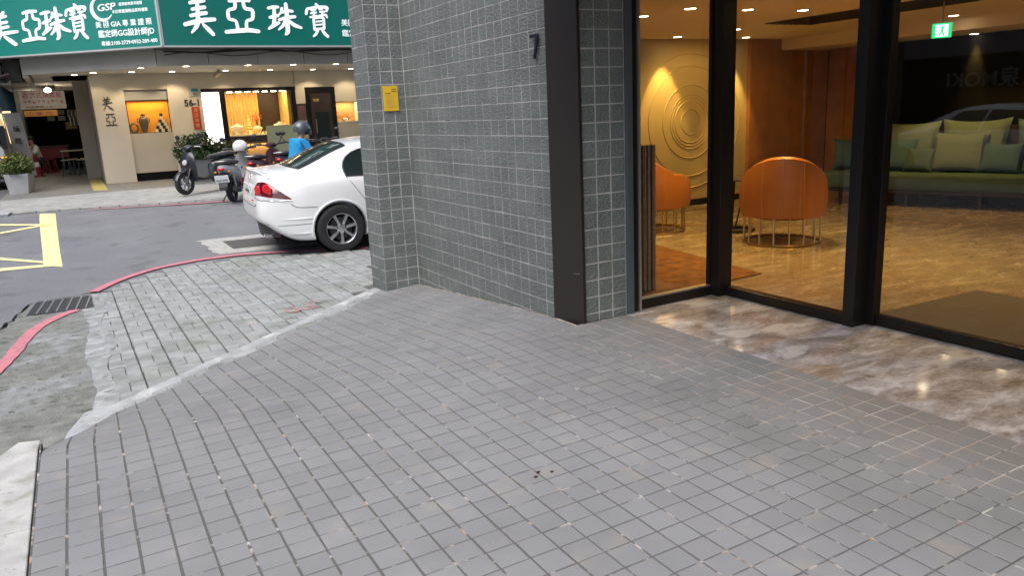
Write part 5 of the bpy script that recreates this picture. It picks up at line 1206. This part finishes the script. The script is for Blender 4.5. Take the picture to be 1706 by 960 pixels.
# low grey green planter screen before the big window
t = thing('glass_screen', 'pale olive frosted screen standing before the big shop window', 'screen', (4.95, 20.9, ZG));
M['olive'] = mk('frosted_olive', (.34, .36, .22), .5); bx('panel', 'olive', t, -.42, .42, -.02, .02, .25, 1.28); bx('foot', 'alu', t, -.42, .42, -.15, .15, 0, .25)

def person(name_loc, rz, label, pose, clothes, extra=None, hair=True, helm=None):
    t = thing('person', label, 'person', name_loc, rz)
    J, E, Rd = pose
    me = bpy.data.meshes.new('body'); me.from_pydata(J, E, []); o = bpy.data.objects.new('body', me); COL.objects.link(o); o.parent = t
    sk = o.modifiers.new('s', 'SKIN'); su = o.modifiers.new('u', 'SUBSURF'); su.levels = su.render_levels = 2
    for i, r_ in enumerate(Rd): me.skin_vertices[0].data[i].radius = (r_, r_*.85) if not isinstance(r_, tuple) else r_
    me.skin_vertices[0].data[0].use_root = True
    setm(me, 'skin'); dg = bpy.context.evaluated_depsgraph_get(); nm = bpy.data.meshes.new_from_object(o.evaluated_get(dg)); o.modifiers.clear(); o.data = nm; nm.materials.clear(); setm(nm, 'skin'); nm.polygons.foreach_set('use_smooth', [True]*len(nm.polygons))
    nm.polygons.foreach_set('material_index', [0]*len(nm.polygons))
    for (nm_, idx, grow, mat) in clothes:
        sub = [J[i] for i in idx]; mp = {i: k for k, i in enumerate(idx)}; ee = [(mp[a], mp[c]) for a, c in E if a in mp and c in mp]
        m2 = bpy.data.meshes.new(nm_); m2.from_pydata(sub, ee, []); c = bpy.data.objects.new(nm_, m2); COL.objects.link(c); c.parent = t
        c.modifiers.new('s', 'SKIN'); q = c.modifiers.new('u', 'SUBSURF'); q.levels = q.render_levels = 2
        for i, k in zip(idx, range(len(idx))): 
            r_ = Rd[i]; r_ = r_ if isinstance(r_, tuple) else (r_, r_*.85); m2.skin_vertices[0].data[k].radius = (r_[0]+grow, r_[1]+grow)
        m2.skin_vertices[0].data[0].use_root = True
        dg = bpy.context.evaluated_depsgraph_get(); n2 = bpy.data.meshes.new_from_object(c.evaluated_get(dg)); c.modifiers.clear(); c.data = n2; n2.materials.clear(); setm(n2, mat); n2.polygons.foreach_set('use_smooth', [True]*len(n2.polygons)); n2.polygons.foreach_set('material_index', [0]*len(n2.polygons))
    return t
# seated pose: 0 pelvis 1 belly 2 chest 3 neck 4 head 5.. arms, legs
def seated(reach=.45, hz=.35):
    J = [(0, 0, 0), (.05, 0, .20), (.10, 0, .40), (.13, 0, .53), (.17, 0, .66), (.18, 0, .76),
         (.09, .20, .44), (.20, .26, .22), (reach, .26, hz), (reach+.08, .24, hz),
         (.09, -.20, .44), (.20, -.26, .22), (reach, -.26, hz), (reach+.08, -.24, hz),
         (.05, .10, -.02), (.42, .13, -.02), (.44, .13, -.42), (.56, .13, -.46),
         (.05, -.10, -.02), (.42, -.13, -.02), (.44, -.13, -.42), (.56, -.13, -.46)]
    E = [(0, 1), (1, 2), (2, 3), (3, 4), (4, 5), (2, 6), (6, 7), (7, 8), (8, 9), (2, 10), (10, 11), (11, 12), (12, 13), (0, 14), (14, 15), (15, 16), (16, 17), (0, 18), (18, 19), (19, 20), (20, 21)]
    Rd = [(.15, .12), (.14, .11), (.16, .11), .055, .085, .07, .065, .05, .036, .03, .065, .05, .036, .03, .095, .07, .05, .04, .095, .07, .05, .04]
    return J, E, Rd
PJ = seated()
rid = person((3.37, 13.55, .64), R(8), 'scooter rider in bright blue jacket and dark helmet passing behind the white car', PJ, [('jacket', [0, 1, 2, 3, 6, 7, 8, 10, 11, 12], .075, 'blue'), ('trousers', [0, 14, 15, 16, 18, 19, 20], .02, 'trouser')])
b = MB(); b.ball((.17, 0, .70), .155, .14, .145, 18, z0=-.35); b.build('helmet', 'helmg', rid, smooth=True)
b = MB(); b.grid(lambda u, v: (.17+.17*math.cos(R(-70+140*u)), .15*math.sin(R(-70+140*u)), .60+.10*v), 10, 3); b.build('visor', 'glassd', rid, smooth=True)
b = MB(); b.ball((.27, 0, .645), .014, .012, .02, 8); b.build('nose', 'skin', rid); 
b = MB(); b.obox((.258, 0, .60), (.01, .045, .01)); b.build('mouth', 'redsign', rid)
for s in (-1, 1):
    b = MB(); b.ball((.252, s*.032, .672), .008, .013, .008, 8); b.build('eye', 'hair', rid)
    for k in range(5):
        b = MB(); x0 = .53; b.tube([(x0, s*(.235+.012*(k-2)), .35), (x0+.05-.006*abs(k-2), s*(.235+.014*(k-2)), .345), (x0+.065-.008*abs(k-2), s*(.235+.014*(k-2)), .315)], [.010, .009, .007], 6); b.build('finger', 'skin', rid, smooth=True)
sc5 = scooter((3.22, 13.50, zr(0, 13.5)), R(8), 'scwhite', 'white scooter carrying the rider in blue behind the white car', 0)
sc5['group'] = 'scooter in traffic'
# seated diner in the alley
st = person((-.95, 29.5, .58), R(200), 'diner in a white shirt sitting in the alley beyond the hedge', seated(.4, .12), [('shirt', [0, 1, 2, 6, 7, 10, 11], .025, 'wshirt'), ('trousers', [0, 14, 15, 16, 18, 19, 20], .02, 'trouser')])
b = MB(); b.ball((.15, 0, .70), .105, .10, .11, 14, z0=-.2); b.build('hair', 'hair', st, smooth=True)

# ------------------------------------------------------------------ alley at the left
al = thing('eatery_building', 'dark open fronted eatery deep in the arcade left of the jewellery shop', 'building')
bx('back_wall', 'darkblk', al, -1.25, .75, 34.0, 34.2, ZG, 3.3); bx('side_wall', 'dwood', al, .60, .68, 31, 34, ZG, 2.9); bx('wall_post', 'bldd', al, -1.42, -1.25, 31.6, 34, ZG, 3.2)
bx('wall_pilaster', 'plaster', al, .30, .66, 25.6, 26.0, ZG, 2.86)
bx('ceiling', 'bldd', al, -1.5, .66, 26, 34, 2.88, 2.95)
M['menu'] = mk('menu_card_paper', (.30, .33, .27), .7)
for i in range(3):
    for j in range(2): bx('menu_card', 'menu', al, -.60+i*.34, -.36+i*.34, 33.94, 33.97, 2.10-j*.22, 2.27-j*.22)
bx('wooden_board', 'wood2', al, -.05, .32, 33.90, 33.94, 1.55, 1.82)
ct = thing('counter', 'dark red counter at the front of the dark eatery', 'counter', (-.55, 32.4, ZG)); bx('front', 'redplastic', ct, -.45, .45, 0, .5, .45, .85); bx('top', 'dwood', ct, -.5, .5, -.05, .55, .85, .9); bx('leg', 'dwood', ct, -.42, -.36, .05, .45, 0, .45); bx('leg', 'dwood', ct, .36, .42, .05, .45, 0, .45)
for i in range(4):
    t = thing('hanging_shirt', ['white shirt hanging leftmost on the eatery rail', 'white shirt hanging second from left on the eatery rail', 'white shirt hanging third from left on the eatery rail', 'white shirt hanging rightmost on the eatery rail'][i], 'shirt', (.18+i*.12, 33.2, 2.25), R(60), 'shirts hung in the eatery'); b = MB()
    b.prism([(-.05, 0), (.05, 0), (.16, -.06), (.20, -.24), (.13, -.25), (.11, -.12), (.11, -.58), (-.11, -.58), (-.11, -.12), (-.13, -.25), (-.20, -.24), (-.16, -.06)], -.02, .02, lambda a, z, h: (a, h, z)); b.build('cloth', 'wshirt', t)
def stool(loc, label, mat='stool', top='table', h=.48):
    t = thing('stool', label, 'stool', loc, random.uniform(0, 1), 'stools in the alley'); b = MB(); b.lathe([(.001, h), (.15, h), (.155, h+.015), (.15, h+.03), (.001, h+.03)], 16, cap=False); b.build('seat', top, t)
    for k in range(4):
        a = R(45+90*k); b = MB(); b.tube([(.11*math.cos(a), .11*math.sin(a), h), (.17*math.cos(a), .17*math.sin(a), 0)], .014, 6); b.build('leg', mat, t)
    b = MB(); b.tube([(.15*math.cos(a), .15*math.sin(a), .15) for a in [2*math.pi*i/12 for i in range(12)]], .008, 5, True); b.build('foot_ring', mat, t)
for (x, y, l_) in ((-.20, 28.0, 'metal stool standing leftmost before the alley table'), (.0, 28.5, 'metal stool standing second from left at the alley table'), (.22, 27.7, 'metal stool with tan seat nearest the cream pilaster'), (.36, 28.6, 'metal stool tucked under the alley table')): stool((x, y, ZG), l_)
t = thing('folding_table', 'pale topped table with stools beside the cream pilaster in the alley', 'table', (.12, 29.2, ZG)); bx('table_top', 'table', t, -.45, .45, -.4, .4, .74, .77)
for x in (-.4, .4):
    for y in (-.35, .35): bx('leg', 'stool', t, x-.015, x+.015, y-.015, y+.015, 0, .74)
for (x, y, l_) in ((-.92, 30.6, 'red plastic stool nearest the hedge planter'), (-.72, 31.0, 'red plastic stool beside the dark red counter')):
    t = thing('stool', l_, 'stool', (x, y, ZG), .3, 'red plastic stools'); bx('seat', 'redplastic', t, -.15, .15, -.15, .15, .44, .47, bevel=.01)
    for sx_ in (-1, 1):
        for sy_ in (-1, 1): b = MB(); b.loft([[(sx_*(.13+d)+q*.03, sy_*(.13+d)+p*.03, z) for q, p in ((-1, -1), (1, -1), (1, 1), (-1, 1))] for d, z in ((0, .45), (.05, 0))]); b.build('leg', 'redplastic', t)
# hanging signs
t = thing('hanging_signboard', 'white signboard with maroon lettering hanging over the alley', 'sign', (-1.38, 28.6, 2.0), R(4)); bx('board', 'signbd', t, .22, 1.46, 0, .08, .20, .74)
text('lettering', '香港式燒臘飯', .20, 'purpt', t, (.30, -.006, .55), (1, 0, 0), bold=.01, width=1.08)
for i in range(9): text('lettering', '燒臘飯叉雞油鴨三寶'[i], .10, 'purpt', t, (.30+i*.125, -.006, .40-(.03 if i % 3 == 2 else 0)), (1, 0, 0), bold=.006); 
text('lettering', '外送專線二五一一', .07, 'ink', t, (.34, -.006, .24), (1, 0, 0), width=1.0)
b = MB(); b.tube([(.1, .04, .8), (.1, .04, 1.1)], .01, 5); b.tube([(1.4, .04, .8), (1.4, .04, 1.1)], .01, 5); b.build('hanger', 'black', t)
t = thing('orange_signboard', 'small orange signboard under the white hanging signboard', 'sign', (-1.10, 28.5, 1.98), R(4)); bx('board', 'orange', t, 0, .90, 0, .06, 0, .18); text('lettering', '便當 70', .12, 'purpt', t, (.12, -.006, .04), (1, 0, 0), bold=.01, width=.62)
t = thing('pull_up_banner', 'tall pale banner with red writing leaning by the hedge planter', 'banner', (-1.42, 25.6, ZG), R(-8)); b = MB(); b.grid(lambda u, v: (.05+.42*u-.12*v, .03*math.sin(4*v+u), .2+1.75*v), 6, 10); b.build('cloth', 'signbd', t, smooth=True); b = MB(); b.tube([(.03, 0, 0), (-.10, 0, 2.1)], .015, 6); b.build('pole', 'alu', t)
for i in range(4): text('lettering', '燒臘便當'[i], .17, 'redsign' if i > 1 else 'ink', t, (.10-.024*i*-1*-1+.06-.02*(3-i), -.05, 1.45-i*.33), (1, 0, 0), bold=.01)
t = thing('traffic_cone', 'red white traffic cone by the alley stools', 'cone', (-1.05, 28.9, ZG)); b = MB(); b.lathe([(.16, .03), (.03, .72)], 14); b.build('cone', 'redplastic', t); bx('foot', 'redplastic', t, -.2, .2, -.2, .2, 0, .03); b = MB(); b.lathe([(.109, .30), (.082, .46)], 14, cap=False); b.build('band', 'white', t)
# van at the very left edge
v = thing('white_van', 'white van with dark window and glowing amber indicator at the left edge', 'van', (-2.35, 24.2, .05), R(90))
b = MB(); b.loft([[(x, y, z) for y, z in ((-.82, .3), (-.84, .75), (-.80, 1.05), (-w_, h), (w_, h), (.80, 1.05), (.84, .75), (.82, .3))] for x, w_, h in ((-.05, .62, 1.0), (.0, .66, 1.25), (.35, .68, 1.80), (.6, .68, 1.88), (3.6, .68, 1.88), (3.7, .66, 1.8))]); b.build('body', 'vanw', v, smooth=True)
bx('bumper', 'black', v, -.12, .10, -.80, .80, .28, .50, bevel=.03)
b = MB(); b.add([(.03, -.62, 1.24), (.34, -.60, 1.72), (.34, .60, 1.72), (.03, .62, 1.24)], [(0, 1, 2, 3)]); 
for i in range(len(b.v)): x, y, z = b.v[i]; b.v[i] = (x-.025, y, z+.012)
b.build('windshield', 'glassd', v)
b = MB(); b.add([(.25, -.79, 1.10), (1.1, -.79, 1.10), (1.1, -.70, 1.68), (.55, -.71, 1.66)], [(0, 1, 2, 3)]); 
for i in range(len(b.v)): x, y, z = b.v[i]; b.v[i] = (x, y-.03, z)
b.build('side_window', 'glassd', v)
bx('a_pillar_cover', 'black', v, .0, .20, -.90, -.78, 1.05, 1.65); bx('headlight', 'clear', v, -.08, .02, -.78, -.45, .70, .88); bx('indicator', 'amberl', v, -.09, .04, -.86, -.74, .72, .86); bx('headlight', 'clear', v, -.08, .02, .45, .78, .70, .88)
for x in (.6, 3.0):
    for y in (-.80, .80): b = MB(); b.lathe([(.17, -.08), (.28, -.09), (.30, 0), (.28, .09), (.17, .08)], 20, (x, y, .30), 'y'); b.build('wheel', 'tyre', v, smooth=True)
# awning, pipes and lit shopfronts further down the street
t = thing('awning', 'brown corrugated awning jutting out at the left under the green sign', 'awning', (-2.2, 22.6, 2.3)); 
for i in range(8): b = MB(); b.obox((.25+i*.13, 0, .28+i*.035), (.125, 2.2, .03), 0, 0, R(-15)); b.build('sheet', 'brown' if i % 2 else 'grime', t)
b = MB(); b.tube([(.2, -1, .22), (1.25, -1, .52)], .025, 6); b.build('arm', 'grime', t)
t = thing('blue_signboard', 'small blue and white signboard wedged above the brown awning', 'sign', (-1.9, 22.0, 2.62), R(6)); bx('board', 'signbd', t, 0, .9, 0, .06, 0, .22); bx('stripe', 'scdark', t, .05, .85, -.006, -.001, .05, .17)
t = thing('junction_clutter', 'bundle of dark pipes and boxes at the corner beam end', 'pipes', (-1.15, 21.9, 2.62))
for i in range(7): b = MB(); x = random.uniform(-.2, .45); b.tube([(x, random.uniform(0, .4), random.uniform(0, .3)), (x+random.uniform(-.3, .3), random.uniform(.2, .6), .3), (x+random.uniform(.1, .4), .5, random.uniform(.4, .7))], random.uniform(.012, .03), 6); b.build('pipe', 'grime', t)
bx('box', 'grime', t, .05, .38, .1, .5, .1, .55); bx('box', 'planterd', t, -.25, .0, .2, .5, .25, .6)
fb = thing('far_building', 'far block with lit shopfronts down the street at the left edge', 'building')
bx('facade', 'bldd', fb, -9, -1.5, 46, 48, 0, 14); bx('facade', 'bldd', fb, -14, -6.5, 20, 46, 0, 14); bx('facade', 'bldd', fb, -1.6, -1.45, 34.2, 46, ZG, 5)
for i, (x, z, w_, h, mt) in enumerate(((-3.2, 1.0, .8, 1.6, 'warmwin'), (-2.2, .8, .5, 1.9, 'warmwin'), (-3.3, 3.0, 1.3, .5, 'orange'), (-2.0, 2.9, .45, 1.2, 'redsign'), (-2.6, 3.9, 1.2, .6, 'signbd'), (-3.6, 5, .8, 1.6, 'tealc'))): bx('window' if mt == 'warmwin' else 'signboard', mt, fb, x, x+w_, 45.9, 46, z, z+h)
for i, (x, y, z, w_, h, mt, l_) in enumerate(((-2.0, 33, 2.2, .5, .9, 'tealc', 'dark teal sign panel above the van'), (-1.9, 36, 1.1, .35, 1.0, 'warmwin', 'warm lit shop window behind the banner'), (-2.3, 38, 2.6, .6, .4, 'redsign', 'small red sign above the van'), (-1.75, 30, 1.7, .22, .5, 'warmwin', 'small warm lantern sign beside the alley post'))):
    t = thing('street_sign_panel', l_, 'sign', (x, y, z)); bx('panel', mt, t, 0, w_, 0, .1, 0, h); bx('bracket', 'grime', t, w_*.45, w_*.55, .03, .07, h, h+.5)
for (x, y, l_) in ((-.35, 27.5, 'bright bare lamp over the alley nearest the shop corner'), (-.9, 31, 'bright bare lamp deeper in the alley')):
    t = thing('alley_lamp', l_, 'lamp', (x, y, 2.72)); b = MB(); b.ball((0, 0, 0), .10, .10, .07, 12); b.build('globe', 'lampw', t, smooth=True); b = MB(); b.tube([(0, 0, .05), (0, 0, .16)], .02, 6); b.build('cap', 'alu', t)
    l = bpy.data.lights.new('lamp', 'POINT'); l.energy = 6; l.color = (1, .86, .62); l.shadow_soft_size = .1; lo = bpy.data.objects.new('lamp', l); COL.objects.link(lo); lo.parent = t; lo.location = (0, 0, -.15)
# buildings across the left street: out of frame, seen mirrored in the lobby glass
rb = thing('cafe_building', 'dark shopfront mirrored in the lobby glass', 'building')
bx('facade', 'bldd', rb, -12.5, -12, -6, 15.5, -.3, 12); bx('dark_window', 'darkblk', rb, -12, -11.85, 3, 15, .0, 2.3); bx('fascia', 'bld', rb, -12, -11.7, 2.5, 15.5, 2.35, 3.6)
text('window_lettering', '月泉MOKI', .52, 'signbd', rb, (-11.83, 10.1, 1.55), (0, 1, 0), bold=.01, width=2.4)
c2 = copy_tree(car); c2.location = (-6.9, 7.2, ZS+.004); c2.rotation_euler = (0, 0, R(90))
tag(c2, 'white sedan across the left street, showing only as a reflection in the lobby glass', 'car')
